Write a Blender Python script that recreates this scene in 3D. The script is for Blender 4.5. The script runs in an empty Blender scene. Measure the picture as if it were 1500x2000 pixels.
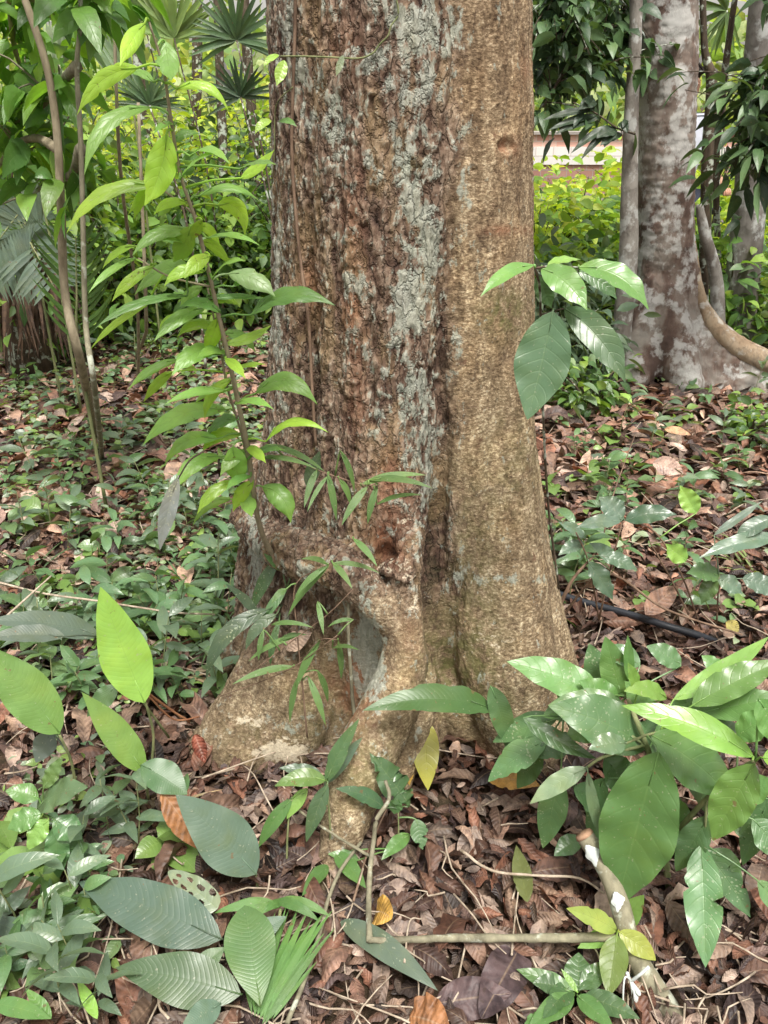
import bpy, math, random
import numpy as np
from mathutils import Vector
R=math.radians
random.seed(7); RS=np.random.RandomState(11)
scn=bpy.context.scene
COL=scn.collection
# ------------------------------------------------------------------ camera model
F=1570.0; PITCH=R(27); CH=1.5
cp,sp=math.cos(PITCH),math.sin(PITCH)
CAM=np.array([0,0,CH],float)
FW=np.array([0,cp,-sp]); RT=np.array([1.,0,0]); UPV=np.array([0,sp,cp])
UPW=np.array([0,0,1.])
def _d(px,py): return FW+(px-750)/F*RT+(1000-py)/F*UPV
def P(px,py,Y):
    d=_d(px,py); return CAM+d*(Y/d[1])
def G(px,py,z=0.0):
    d=_d(px,py); return CAM+d*((z-CH)/d[2])
def depth(p): return float(np.dot(np.asarray(p)-CAM,FW))
def norm(v):
    v=np.asarray(v,float); return v/np.maximum(np.linalg.norm(v,axis=-1,keepdims=True),1e-9)
# ------------------------------------------------------------------ noise
_perm=RS.permutation(256); _perm=np.concatenate([_perm,_perm,_perm])
_gr=norm(RS.normal(size=(256,3)))
def perlin(p):
    p=np.asarray(p,float); i=np.floor(p).astype(int); f=p-i; i=i&255
    u=f*f*f*(f*(f*6-15)+10); out=0
    for dx in (0,1):
        wx=u[:,0] if dx else 1-u[:,0]
        for dy in (0,1):
            wy=u[:,1] if dy else 1-u[:,1]
            for dz in (0,1):
                wz=u[:,2] if dz else 1-u[:,2]
                h=_perm[_perm[_perm[(i[:,0]+dx)&255]+((i[:,1]+dy)&255)]+((i[:,2]+dz)&255)]&255
                g=_gr[h]
                out=out+wx*wy*wz*(g[:,0]*(f[:,0]-dx)+g[:,1]*(f[:,1]-dy)+g[:,2]*(f[:,2]-dz))
    return out*1.6
def fbm(p,o=4,g=0.5):
    a=1;s=0;t=0;p=np.asarray(p,float)
    for k in range(o):
        s=s+a*perlin(p*(2.03**k)+k*17.3); t+=a; a*=g
    return s/t
def sstep(a,b,x):
    t=np.clip((x-a)/(b-a),0,1); return t*t*(3-2*t)
def gh(x,y):
    x=np.atleast_1d(np.asarray(x,float)); y=np.atleast_1d(np.asarray(y,float))
    p=np.stack([x*0.9,y*0.9,x*0+3.3],1)
    return 0.035*perlin(p)*sstep(0.5,4,y)*1.6+0.012*perlin(p*4.1)
def gz(x,y): return float(gh(x,y)[0])
# ------------------------------------------------------------------ mesh plumbing
def make_mesh(name,V,Fq,uv=None,cols=None,smooth=True,attrs=None):
    """V Nx3, Fq list of (M,k) int arrays; uv per vertex; cols per vertex rgb"""
    me=bpy.data.meshes.new(name)
    V=np.asarray(V,np.float32)
    if not isinstance(Fq,list): Fq=[Fq]
    loops=np.concatenate([f.reshape(-1) for f in Fq]).astype(np.int32)
    cnt=np.concatenate([np.full(len(f),f.shape[1]) for f in Fq]).astype(np.int32)
    st=np.concatenate([[0],np.cumsum(cnt)[:-1]]).astype(np.int32)
    me.vertices.add(len(V)); me.vertices.foreach_set('co',V.reshape(-1))
    me.loops.add(len(loops)); me.loops.foreach_set('vertex_index',loops)
    me.polygons.add(len(cnt)); me.polygons.foreach_set('loop_start',st)
    try: me.polygons.foreach_set('loop_total',cnt)
    except Exception: pass
    me.update(calc_edges=True)
    if uv is not None:
        l=me.uv_layers.new(name='UVMap'); l.data.foreach_set('uv',np.asarray(uv,np.float32)[loops].reshape(-1))
    if cols is not None:
        a=me.attributes.new('lc','FLOAT_COLOR','POINT')
        c=np.ones((len(V),4),np.float32); c[:,:3]=cols; a.data.foreach_set('color',c.reshape(-1))
    if attrs:
        for k,v in attrs.items():
            a=me.attributes.new(k,'FLOAT','POINT'); a.data.foreach_set('value',np.asarray(v,np.float32))
    if smooth: me.polygons.foreach_set('use_smooth',np.ones(len(cnt),bool))
    me.validate(); me.update()
    return me
def link(name,me,mat,parent=None):
    o=bpy.data.objects.new(name,me); COL.objects.link(o)
    if mat is not None and not me.materials: me.materials.append(mat)
    if parent is not None: o.parent=parent; o.matrix_parent_inverse=parent.matrix_world.inverted()
    return o
def tag(o,label=None,cat=None,group=None,kind=None):
    if label: o['label']=label
    if cat: o['category']=cat
    if group: o['group']=group
    if kind: o['kind']=kind
    return o
def thing(name,label,cat,loc=(0,0,0),group=None):
    o=bpy.data.objects.new(name,None); COL.objects.link(o); o.location=[float(v) for v in loc]
    o.empty_display_size=0.05
    o.matrix_world.translation=Vector([float(v) for v in loc])
    return tag(o,label,cat,group)
class Acc:
    def __init__(s): s.V=[];s.F={};s.uv=[];s.c=[];s.n=0
    def add(s,V,Fa,uv=None,c=None):
        for f in (Fa if isinstance(Fa,list) else [Fa]):
            s.F.setdefault(f.shape[1],[]).append(f+s.n)
        s.V.append(V); s.n+=len(V)
        s.uv.append(uv if uv is not None else np.zeros((len(V),2)))
        cc=np.zeros((len(V),3)); cc[:]=(c if c is not None else (0.2,0.15,0.1)); s.c.append(cc)
    def mesh(s,name,origin=None):
        V=np.concatenate(s.V)
        if origin is not None: V=V-np.asarray(origin)
        return make_mesh(name,V,[np.concatenate(f) for f in s.F.values()],np.concatenate(s.uv),np.concatenate(s.c))
def build(acc,name,mat,parent=None):
    org=None
    if parent is not None: org=np.array(parent.location)
    me=acc.mesh(name,org); o=bpy.data.objects.new(name,me); COL.objects.link(o); me.materials.append(mat)
    if parent is not None: o.parent=parent
    return o
# ------------------------------------------------------------------ leaf generator (vectorised)
def leafgrid(B,C,T,N,W,col,nu=8,nv=4,shape=0,fold=0.25,wave=0.1,cup=0.0,seed=0,tipdark=0.0,pleat=0.0,curl=0.0,hole=None,bite=0.0):
    """B,C,T: Nx3 bezier; N: Nx3 normal hint; W: N half widths; col Nx3"""
    B,C,T,N=[np.atleast_2d(np.asarray(a,float)) for a in (B,C,T,N)]
    n=len(B); W=np.broadcast_to(np.asarray(W,float),(n,)); col=np.broadcast_to(np.asarray(col,float),(n,3))
    fold=np.broadcast_to(np.asarray(fold,float),(n,)); wave=np.broadcast_to(np.asarray(wave,float),(n,)); curl=np.broadcast_to(np.asarray(curl,float),(n,))
    rs=np.random.RandomState(seed+n)
    u=np.linspace(0,1,nu+1); v=np.linspace(-1,1,nv+1)
    U=u[None,:,None]
    ctr=(1-U)**2*B[:,None]+2*U*(1-U)*C[:,None]+U**2*T[:,None]
    tan=norm(2*(1-U)*(C-B)[:,None]+2*U*(T-C)[:,None]+1e-7)
    side=norm(np.cross(tan,N[:,None])); nn=np.cross(side,tan)
    if shape==0: w=np.sin(np.pi*u**0.85)**0.8*(1-0.25*u**4)
    elif shape==1:
        w=np.sin(np.pi*u**0.82)**0.8; w=w*(1-0.5*sstep(0.72,0.97,u))+0.015
    elif shape==2: w=np.sin(np.pi*u**0.75)**0.9
    elif shape==3: w=np.sin(np.pi*u**1.25)**0.75            # obovate
    else: w=np.sin(np.pi*u**0.6)**0.6
    w[0]=0.03; w[-1]=0.004
    ph=rs.rand(n,1,1)*6.28; fr=(2.0+rs.rand(n,1,1)*2.5)
    vv=v[None,None,:]; uu=u[None,:,None]; ww=(W[:,None]*w[None])[:,:,None]
    jag=1+ (0.025*np.sin(fr*3.3*uu+ph*3)*np.abs(vv)**3) - bite*np.abs(vv)**2*sstep(0.3,0.9,perlin(np.stack([(uu*9+ph+0*vv).ravel(),(0*uu+vv*1.0+ph*0).ravel(),(0*uu+0*vv+ph*9).ravel()],1)).reshape(n,nu+1,nv+1)*2)
    asym=1+0.08*(rs.rand(n,1,1)-0.5)*np.sign(vv)
    cu=curl[:,None,None]
    ang=cu*vv                                       # rolling of the blade across its width
    xoff=np.where(np.abs(cu)>1e-3,np.sin(ang)/np.where(np.abs(cu)>1e-3,cu,1),vv)
    zoff=np.where(np.abs(cu)>1e-3,(1-np.cos(ang))/np.where(np.abs(cu)>1e-3,cu,1),0)
    f=fold[:,None,None]
    dx=ww*jag*asym*xoff*np.cos(f)
    dz=ww*(np.abs(xoff)*np.sin(f)+zoff)+ww*wave[:,None,None]*np.sin(fr*6.28*uu+ph+ (vv>0)*1.7)*vv**2
    if pleat: dz=dz+pleat*np.abs(W)[:,None,None]*np.sin(vv*3.14*9)*(w[None,:,None])
    V=ctr[:,:,None,:]+side[:,:,None,:]*dx[...,None]+nn[:,:,None,:]*dz[...,None]
    V=V.reshape(-1,3)
    uv=np.zeros((n,nu+1,nv+1,2)); uv[...,0]=(v[None,None,:]+1)/2; uv[...,1]=u[None,:,None]
    cc=np.repeat(col[:,None,:],(nu+1)*(nv+1),1)*(1-tipdark*0)
    i=np.arange(nu)[:,None]*(nv+1)+np.arange(nv)[None]
    q=np.stack([i,i+1,i+nv+2,i+nv+1],-1).reshape(-1,4)
    if hole is not None:
        k=np.arange(len(q)); cu_=(k//nv+.5)/nu; cv_=((k%nv)+.5)/nv*2-1; ok=np.ones(len(q),bool)
        for (hu,hv,ru,rv) in hole: ok&=((cu_-hu)/ru)**2+((cv_-hv)/rv)**2>1
        q=q[ok]
    Fq=(q[None]+(np.arange(n)*(nu+1)*(nv+1))[:,None,None]).reshape(-1,4)
    return V,Fq,uv.reshape(-1,2),cc.reshape(-1,3)
def tube(pts,rad,ns=8,smooth=3):
    pts=np.asarray(pts,float); rad=np.broadcast_to(np.asarray(rad,float),(len(pts),)) if np.ndim(rad) else np.full(len(pts),float(rad))
    if smooth>1 and len(pts)>2:                     # catmull-rom
        q=[];rr=[]
        pp=np.vstack([2*pts[0]-pts[1],pts,2*pts[-1]-pts[-2]]); r2=np.concatenate([[rad[0]],rad,[rad[-1]]])
        for k in range(1,len(pp)-2):
            for s in range(smooth):
                t=s/smooth
                q.append(0.5*((2*pp[k])+(-pp[k-1]+pp[k+1])*t+(2*pp[k-1]-5*pp[k]+4*pp[k+1]-pp[k+2])*t*t+(-pp[k-1]+3*pp[k]-3*pp[k+1]+pp[k+2])*t**3))
                rr.append(r2[k]*(1-t)+r2[k+1]*t)
        q.append(pts[-1]); rr.append(rad[-1]); pts=np.array(q); rad=np.array(rr)
    n=len(pts); t=np.gradient(pts,axis=0) if n>2 else np.repeat((pts[1]-pts[0])[None],n,0); t=norm(t)
    ref=np.array([0.31,0.17,0.93]) if abs(np.dot(norm(pts[-1]-pts[0]),[0.31,0.17,0.93]))<0.8 else np.array([0.95,0.2,0.1])
    a=norm(np.cross(t,ref)); b=np.cross(t,a)
    th=np.arange(ns)/ns*2*np.pi
    V=(pts[:,None]+rad[:,None,None]*(a[:,None]*np.cos(th)[None,:,None]+b[:,None]*np.sin(th)[None,:,None])).reshape(-1,3)
    i=np.arange(n-1)[:,None]*ns; j=np.arange(ns)[None]; j2=(j+1)%ns
    Fq=np.stack([i+j,i+j2,i+ns+j2,i+ns+j],-1).reshape(-1,4)
    caps=[np.arange(ns)[::-1][None],(np.arange(ns)+(n-1)*ns)[None]]
    uv=np.zeros((len(V),2)); uv[:,1]=np.repeat(np.linspace(0,1,n),ns); uv[:,0]=np.tile(th/6.283,n)
    return V,[Fq]+caps,uv
# ------------------------------------------------------------------ materials
def NT(name):
    m=bpy.data.materials.new(name); m.use_nodes=True; nt=m.node_tree; nt.nodes.clear()
    return m,nt,nt.nodes,nt.links
class NB:
    def __init__(s,name):
        s.m,s.nt,s.N,s.L=NT(name)
    def n(s,t,**k):
        nd=s.N.new(t)
        for a,b in k.items():
            if a=='inp':
                for i,v in b.items():
                    if hasattr(v,'is_output') : s.L.new(v,nd.inputs[i])
                    else: nd.inputs[i].default_value=v
            else: setattr(nd,a,b)
        return nd
    def math(s,op,a,b=None,c=None,clamp=False):
        nd=s.N.new('ShaderNodeMath'); nd.operation=op; nd.use_clamp=clamp
        for i,v in enumerate((a,b,c)):
            if v is None: continue
            if hasattr(v,'is_output'): s.L.new(v,nd.inputs[i])
            else: nd.inputs[i].default_value=v
        return nd.outputs[0]
    def mix(s,f,a,b,mode='MIX'):
        nd=s.N.new('ShaderNodeMix'); nd.data_type='RGBA'; nd.blend_type=mode; nd.clamp_factor=True
        for i,v in ((0,f),(6,a),(7,b)):
            if hasattr(v,'is_output'): s.L.new(v,nd.inputs[i])
            else: nd.inputs[i].default_value=v if i==0 else (v if len(v)==4 else (*v,1))
        return nd.outputs[2]
    def ramp(s,f,stops,interp='LINEAR'):
        nd=s.N.new('ShaderNodeValToRGB'); cr=nd.color_ramp; cr.interpolation=interp
        while len(cr.elements)<len(stops): cr.elements.new(0.5)
        for e,(p,c) in zip(cr.elements,stops):
            e.position=p; e.color=c if len(c)==4 else (*c,1)
        s.L.new(f,nd.inputs[0]); return nd.outputs[0]
    def noise(s,vec,scale,detail=4,rough=0.55,dist=0.0,out=0):
        nd=s.N.new('ShaderNodeTexNoise'); nd.inputs['Scale'].default_value=scale; nd.inputs['Detail'].default_value=detail
        nd.inputs['Roughness'].default_value=rough; nd.inputs['Distortion'].default_value=dist
        if vec is not None: s.L.new(vec,nd.inputs['Vector'])
        return nd.outputs[out]
    def mapping(s,vec,scale):
        nd=s.N.new('ShaderNodeMapping'); nd.inputs['Scale'].default_value=scale; s.L.new(vec,nd.inputs['Vector']); return nd.outputs[0]
    def attr(s,name,out='Fac'):
        nd=s.N.new('ShaderNodeAttribute'); nd.attribute_name=name; return nd.outputs[out]
    def bump(s,h,strength=0.5,dist=0.01,normal=None):
        nd=s.N.new('ShaderNodeBump'); nd.inputs['Strength'].default_value=strength; nd.inputs['Distance'].default_value=dist
        s.L.new(h,nd.inputs['Height'])
        if normal is not None: s.L.new(normal,nd.inputs['Normal'])
        return nd.outputs[0]
    def out(s,sh):
        o=s.N.new('ShaderNodeOutputMaterial'); s.L.new(sh,o.inputs[0]); return s.m
    def pbsdf(s,col,rough=0.6,normal=None,spec=0.5):
        nd=s.N.new('ShaderNodeBsdfPrincipled')
        for k,v in (('Base Color',col),('Roughness',rough),('Specular IOR Level',spec)):
            if hasattr(v,'is_output'): s.L.new(v,nd.inputs[k])
            else: nd.inputs[k].default_value=v if not isinstance(v,tuple) or len(v)==4 else (*v,1)
        if normal is not None: s.L.new(normal,nd.inputs['Normal'])
        return nd.outputs[0]
def leaf_material(name,veins=9,slant=1.2,rough=0.42,trans=0.35,spots=0.0,relief=0.5,veincol=0.35,spec=0.5,under=0.45,yell=(1.35,1.25,0.35),fine=False):
    b=NB(name)
    col=b.attr('lc','Color')
    tc=b.n('ShaderNodeTexCoord')
    sep=b.n('ShaderNodeSeparateXYZ'); b.L.new(tc.outputs['UV'],sep.inputs[0])
    v=b.math('ABSOLUTE',b.math('MULTIPLY',b.math('SUBTRACT',sep.outputs[0],0.5),2.0)); u=sep.outputs[1]
    no=b.noise(tc.outputs['Object'],20.0,3,0.6)
    mid=b.math('SUBTRACT',1.0,b.math('MULTIPLY',v,22.0),clamp=True)
    ph=b.math('MULTIPLY',b.math('SUBTRACT',b.math('MULTIPLY',b.math('ADD',u,b.math('MULTIPLY',no,0.03)),float(veins)),b.math('MULTIPLY',b.math('POWER',v,1.35),slant)),6.2832)
    wv=b.math('COSINE',ph)
    sv=b.math('POWER',b.math('MULTIPLY',b.math('ADD',wv,1.0),0.5),22.0 if not fine else 6.0)
    fade=b.math('SUBTRACT',1.0,b.math('MULTIPLY',v,0.9),clamp=True)
    vein=b.math('MAXIMUM',mid,b.math('MULTIPLY',sv,b.math('MULTIPLY',fade,0.6)))
    big=no
    geo=b.n('ShaderNodeNewGeometry')
    c1=b.mix(b.math('MULTIPLY',b.math('SUBTRACT',no,0.42),2.2,clamp=True),col,b.mix(1.0,col,(0.62,0.66,0.6),'MULTIPLY'))
    c1=b.mix(b.math('MULTIPLY',b.math('SUBTRACT',big,0.5),2.5,clamp=True),c1,b.mix(1.0,c1,(1.3,1.2,0.9),'MULTIPLY'))
    c2=b.mix(b.math('MULTIPLY',vein,veincol),c1,b.mix(0.5,b.mix(1.0,c1,(2.2,2.1,1.5),'MULTIPLY'),(0.3,0.36,0.15)))
    if spots>0:
        vo=b.n('ShaderNodeTexVoronoi'); vo.inputs['Scale'].default_value=130; b.L.new(b.mapping(tc.outputs['Object'],(1,.7,1.3)),vo.inputs['Vector'])
        sm=b.math('MULTIPLY',b.math('LESS_THAN',vo.outputs['Distance'],b.math('MULTIPLY',b.math('SUBTRACT',b.noise(tc.outputs['Object'],18,3),0.42),1.5)),spots)
        c2=b.mix(sm,c2,(0.42,0.47,0.33))
    bl=b.noise(tc.outputs['Object'],46,3,0.6); c2=b.mix(b.math('MULTIPLY',b.math('GREATER_THAN',bl,0.70),0.75),c2,(0.17,0.11,0.05))
    c2=b.mix(b.ramp(b.noise(tc.outputs['Object'],13,2,0.5),[(0.5,(0,0,0)),(0.75,(.5,.5,.5))]),c2,b.mix(1.0,c2,(1.5,1.25,1.0),'MULTIPLY'))
    # faint dust and scars
    ds=b.math('MULTIPLY',b.math('GREATER_THAN',b.noise(tc.outputs['Object'],160,1),0.72),0.35)
    c2=b.mix(ds,c2,(0.4,0.4,0.3))
    pale=b.mix(under,c2,b.mix(1.0,c2,(1.5,1.45,1.5),'MULTIPLY'))
    c3=b.mix(geo.outputs['Backfacing'],c2,pale)
    h=b.math('SUBTRACT',b.math('MULTIPLY',b.math('MULTIPLY',wv,fade),-0.13),b.math('MULTIPLY',sv,0.55))
    h=b.math('SUBTRACT',h,b.math('MULTIPLY',mid,0.9))
    h=b.math('ADD',h,b.math('MULTIPLY',no,2.6))
    nrm=b.bump(h,relief,0.0011)
    rg=b.math('ADD',b.math('MULTIPLY',no,0.25),rough-0.12)
    p=b.pbsdf(c3,rg,nrm,spec)
    t=b.n('ShaderNodeBsdfTranslucent'); b.L.new(b.mix(b.math('MULTIPLY',vein,.55),b.mix(1.0,c2,yell,'MULTIPLY'),b.mix(1.0,col,(.45,.5,.3),'MULTIPLY')),t.inputs[0]); 
    b.L.new(nrm,t.inputs['Normal'])
    mx=b.n('ShaderNodeMixShader'); mx.inputs[0].default_value=trans; b.L.new(p,mx.inputs[1]); b.L.new(t.outputs[0],mx.inputs[2])
    return b.out(mx.outputs[0])
M={}
M['leaf']=leaf_material('leaf_green',8,1.2,0.33,0.36,spec=.8,relief=.4)
M['bright']=leaf_material('leaf_thin_bright',7,1.5,0.36,0.5,relief=0.4,veincol=0.16,spec=.7,yell=(1.15,1.3,.4))
M['glossy']=leaf_material('leaf_glossy',9,1.5,0.32,0.22,relief=0.36,veincol=0.16,spec=.7)
M['speck']=leaf_material('leaf_speckled',9,1.4,0.36,0.2,spots=0.45,relief=0.45,veincol=0.2,spec=.7)
M['prayer']=leaf_material('leaf_pleated_broad',24,2.6,0.38,0.3,relief=0.22,veincol=0.09,fine=True,spec=.6)
M['blade']=leaf_material('leaf_blade',1,14.0,0.4,0.35,relief=0.25,veincol=0.3,fine=True)
M['back']=leaf_material('leaf_background',5,1.0,0.42,0.5,relief=0.3,veincol=0.2,spec=0.35)
M['dark']=leaf_material('leaf_dark_canopy',5,1.0,0.4,0.2,relief=0.3,veincol=0.2,spec=0.5)
def litter_material(name,trans=0.12):
    b=NB(name); col=b.attr('lc','Color'); tc=b.n('ShaderNodeTexCoord')
    sep=b.n('ShaderNodeSeparateXYZ'); b.L.new(tc.outputs['UV'],sep.inputs[0])
    v=b.math('ABSOLUTE',b.math('MULTIPLY',b.math('SUBTRACT',sep.outputs[0],0.5),2.0)); u=sep.outputs[1]
    mid=b.math('SUBTRACT',1.0,b.math('MULTIPLY',v,14.0),clamp=True)
    wv=b.math('COSINE',b.math('MULTIPLY',b.math('SUBTRACT',b.math('MULTIPLY',u,9.0),b.math('MULTIPLY',v,1.3)),6.2832))
    no=b.noise(tc.outputs['Object'],28,4,0.68); n2=b.noise(tc.outputs['Object'],90,2,0.6)
    c=b.mix(b.ramp(no,[(0.35,(0,0,0)),(0.65,(1,1,1))]),b.mix(1.0,col,(0.45,0.42,0.42),'MULTIPLY'),b.mix(1.0,col,(1.35,1.25,1.15),'MULTIPLY'))
    c=b.mix(b.math('MULTIPLY',b.math('GREATER_THAN',n2,0.66),0.5),c,(0.05,0.035,0.025))
    c=b.mix(b.math('MULTIPLY',mid,0.4),c,(0.36,0.26,0.17))
    h=b.math('ADD',b.math('MULTIPLY',wv,0.35),b.math('MULTIPLY',no,2.0))
    nrm=b.bump(h,0.7,0.002)
    p=b.pbsdf(c,b.math('ADD',b.math('MULTIPLY',no,0.35),0.35),nrm,0.4)
    t=b.n('ShaderNodeBsdfTranslucent'); b.L.new(b.mix(1.0,c,(1.3,0.9,0.5),'MULTIPLY'),t.inputs[0])
    mx=b.n('ShaderNodeMixShader'); mx.inputs[0].default_value=trans; b.L.new(p,mx.inputs[1]); b.L.new(t.outputs[0],mx.inputs[2])
    return b.out(mx.outputs[0])
M['litter']=litter_material('dead_leaf')
def stem_material(name,c0,c1,lich=0.0,scale=40,lichcol=(0.45,0.5,0.42)):
    b=NB(name); tc=b.n('ShaderNodeTexCoord'); ob=tc.outputs['Object']
    n=b.noise(b.mapping(ob,(1,1,0.35)),scale,6,0.65)
    c=b.mix(b.ramp(n,[(0.35,(0,0,0)),(0.65,(1,1,1))]),c0,c1)
    if lich>0:
        l=b.ramp(b.noise(ob,scale*0.45,5,0.6),[(0.6-lich*0.3,(0,0,0)),(0.66-lich*0.3,(1,1,1))])
        c=b.mix(l,c,lichcol)
    return b.out(b.pbsdf(c,0.75,b.bump(n,0.6,0.004),0.3))
M['stem_green']=stem_material('stem_green',(0.10,0.13,0.05),(0.26,0.27,0.13))
M['stem_tan']=stem_material('stem_tan',(0.17,0.14,0.09),(0.34,0.29,0.20))
M['stem_grey']=stem_material('stem_grey_lichen',(0.13,0.12,0.08),(0.27,0.25,0.17),0.12,40,(0.4,0.42,0.34))
M['stem_dark']=stem_material('stem_dark',(0.04,0.03,0.02),(0.12,0.09,0.06),0.2)
M['twig']=stem_material('twig_pale',(0.22,0.17,0.12),(0.5,0.42,0.33))
M['twigd']=stem_material('twig_brown',(0.09,0.055,0.035),(0.24,0.16,0.11))
# ------------------------------------------------------------------ main trunk bark
def bark_material():
    b=NB('main_tree_bark'); tc=b.n('ShaderNodeTexCoord'); ob=tc.outputs['Object']
    smooth=b.attr('smooth'); lich=b.attr('lichen'); red=b.attr('red'); moss_shade=b.attr('moss_shade'); h=b.attr('h'); pale=b.attr('pale')
    vert=b.mapping(ob,(1,1,0.32)); flat=b.mapping(ob,(1,1,1.6))
    nb=b.noise(vert,26,6,0.68,0.4); nf=b.noise(vert,85,4,0.7,0.6); nm=b.noise(ob,9,2,0.6)
    vo=b.n('ShaderNodeTexVoronoi'); vo.feature='DISTANCE_TO_EDGE'; vo.inputs['Scale'].default_value=50
    wob=b.n('ShaderNodeVectorMath',operation='ADD'); b.L.new(b.mapping(ob,(1,1,0.30)),wob.inputs[0])
    wn=b.n('ShaderNodeVectorMath',operation='SCALE'); wn.inputs['Scale'].default_value=0.03; b.L.new(b.noise(ob,30,4,0.6,0,1),wn.inputs[0]); b.L.new(wn.outputs[0],wob.inputs[1])
    b.L.new(wob.outputs[0],vo.inputs['Vector'])
    crack=b.ramp(vo.outputs['Distance'],[(0.0,(0,0,0)),(0.12,(1,1,1))])
    # rough bark
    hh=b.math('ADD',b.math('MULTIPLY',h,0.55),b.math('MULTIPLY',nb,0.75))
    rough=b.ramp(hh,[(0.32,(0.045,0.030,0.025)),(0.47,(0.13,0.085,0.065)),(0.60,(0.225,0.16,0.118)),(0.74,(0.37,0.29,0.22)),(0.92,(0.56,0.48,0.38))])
    rough=b.mix(b.math('MULTIPLY',b.math('SUBTRACT',nf,0.45),3.0,clamp=True),b.mix(1.0,rough,(0.55,0.48,0.45),'MULTIPLY'),rough)
    rough=b.mix(0.42,rough,b.mix(1.0,rough,crack,'MULTIPLY'))
    yel=b.math('MULTIPLY',b.ramp(b.noise(vert,14,5,0.6),[(0.52,(0,0,0)),(0.62,(1,1,1))]),0.4)
    rough=b.mix(yel,rough,b.mix(nf,(0.2,0.13,0.07),(0.46,0.34,0.17)))
    # smooth golden bark, finely speckled in short horizontal rows
    ns=b.math('ADD',b.math('MULTIPLY',b.noise(flat,110,4,0.75),.62),b.math('MULTIPLY',b.noise(vert,34,5,0.7),.38)); nl=b.noise(vert,13,5,0.65)
    sm=b.ramp(ns,[(0.36,(0.07,0.046,0.028)),(0.45,(0.19,0.14,0.085)),(0.52,(0.31,0.24,0.15)),(0.59,(0.54,0.45,0.30)),(0.67,(0.85,0.77,0.58))])
    sm=b.mix(b.math('MULTIPLY',b.math('SUBTRACT',nl,0.5),2.4,clamp=True),sm,b.mix(1.0,sm,(0.62,0.55,0.48),'MULTIPLY'))
    big=b.ramp(b.noise(b.mapping(ob,(1,1,.22)),17,4,0.6),[(0.40,(0,0,0)),(0.60,(1,1,1))])
    sm=b.mix(b.math('MULTIPLY',big,.5),sm,b.mix(1.0,sm,(0.55,0.47,0.43),'MULTIPLY'))
    pz=b.ramp(b.noise(ob,6.5,4,0.65),[(0.50,(0,0,0)),(0.62,(1,1,1))]); sm=b.mix(b.math('MULTIPLY',pz,.55),sm,b.mix(1.0,sm,(1.45,1.4,1.3),'MULTIPLY'))
    ck=b.n('ShaderNodeTexVoronoi'); ck.feature='DISTANCE_TO_EDGE'; ck.inputs['Scale'].default_value=30; cw=b.n('ShaderNodeVectorMath',operation='ADD'); b.L.new(b.mapping(ob,(1,1,.22)),cw.inputs[0]); b.L.new(wn.outputs[0],cw.inputs[1]); b.L.new(cw.outputs[0],ck.inputs['Vector'])
    ckm=b.math('MULTIPLY',b.math('SUBTRACT',1.0,b.math('MULTIPLY',ck.outputs['Distance'],16.0),clamp=True),b.math('MULTIPLY',b.ramp(nm,[(0.45,(0,0,0)),(0.6,(1,1,1))]),.65)); sm=b.mix(ckm,sm,(.07,.045,.03))
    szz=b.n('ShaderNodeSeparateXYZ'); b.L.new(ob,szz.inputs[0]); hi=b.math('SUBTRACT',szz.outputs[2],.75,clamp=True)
    sm=b.mix(b.math('MULTIPLY',hi,1.0,clamp=True),sm,b.mix(1.0,sm,(.92,.86,.84),'MULTIPLY'))
    scr=b.ramp(b.noise(b.mapping(ob,(1,1,4.0)),10,4,0.6),[(0.66,(0,0,0)),(0.70,(1,1,1))])
    sm=b.mix(b.math('MULTIPLY',scr,.6),sm,(.10,.06,.04))
    spk=b.ramp(b.noise(ob,22,4,0.6),[(0.64,(0,0,0)),(0.70,(1,1,1))])
    sm=b.mix(b.math('MULTIPLY',spk,0.7),sm,(0.12,0.055,0.035))
    c=b.mix(smooth,rough,sm)
    # moss and one leaf shadow, painted in the same dark green
    mm=b.math('MULTIPLY',moss_shade,b.ramp(b.noise(ob,34,5,0.65),[(0.40,(0,0,0)),(0.58,(1,1,1))]))
    c=b.mix(b.math('MULTIPLY',mm,0.75),c,b.mix(nf,(0.06,0.07,0.02),(0.20,0.20,0.07)))
    # exposed reddish inner bark
    rr=b.math('MULTIPLY',red,b.ramp(b.noise(vert,20,5,0.6),[(0.36,(0,0,0)),(0.55,(1,1,1))]))
    c=b.mix(b.math('MULTIPLY',rr,0.8),c,b.mix(nb,(0.16,0.055,0.03),(0.40,0.20,0.11)))
    # lichen
    ln=b.noise(ob,24,5,0.72,0.3); 
    ln2=b.noise(vert,70,4,0.75)
    lm=b.math('ADD',lich,b.math('MULTIPLY',b.math('SUBTRACT',b.math('ADD',b.math('MULTIPLY',ln,.55),b.math('MULTIPLY',ln2,.45)),0.5),4.6))
    lm=b.ramp(b.math('ADD',lm,b.math('MULTIPLY',b.math('SUBTRACT',h,0.5),0.9)),[(0.48,(0,0,0)),(0.72,(1,1,1))])
    lc=b.mix(b.math('MULTIPLY',b.math('SUBTRACT',nf,.3),2.2,clamp=True),(0.20,0.23,0.20),(0.60,0.64,0.59))
    lc=b.mix(b.math('MULTIPLY',nm,0.5),lc,(0.30,0.36,0.24))
    c=b.mix(b.math('MULTIPLY',lm,0.66),c,lc)
    pm=b.math('ADD',pale,b.math('MULTIPLY',b.math('SUBTRACT',b.noise(flat,50,6,0.7),0.5),2.0))
    c=b.mix(b.math('MULTIPLY',b.ramp(pm,[(0.5,(0,0,0)),(0.62,(1,1,1))]),0.75),c,(0.66,0.58,0.44))
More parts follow.
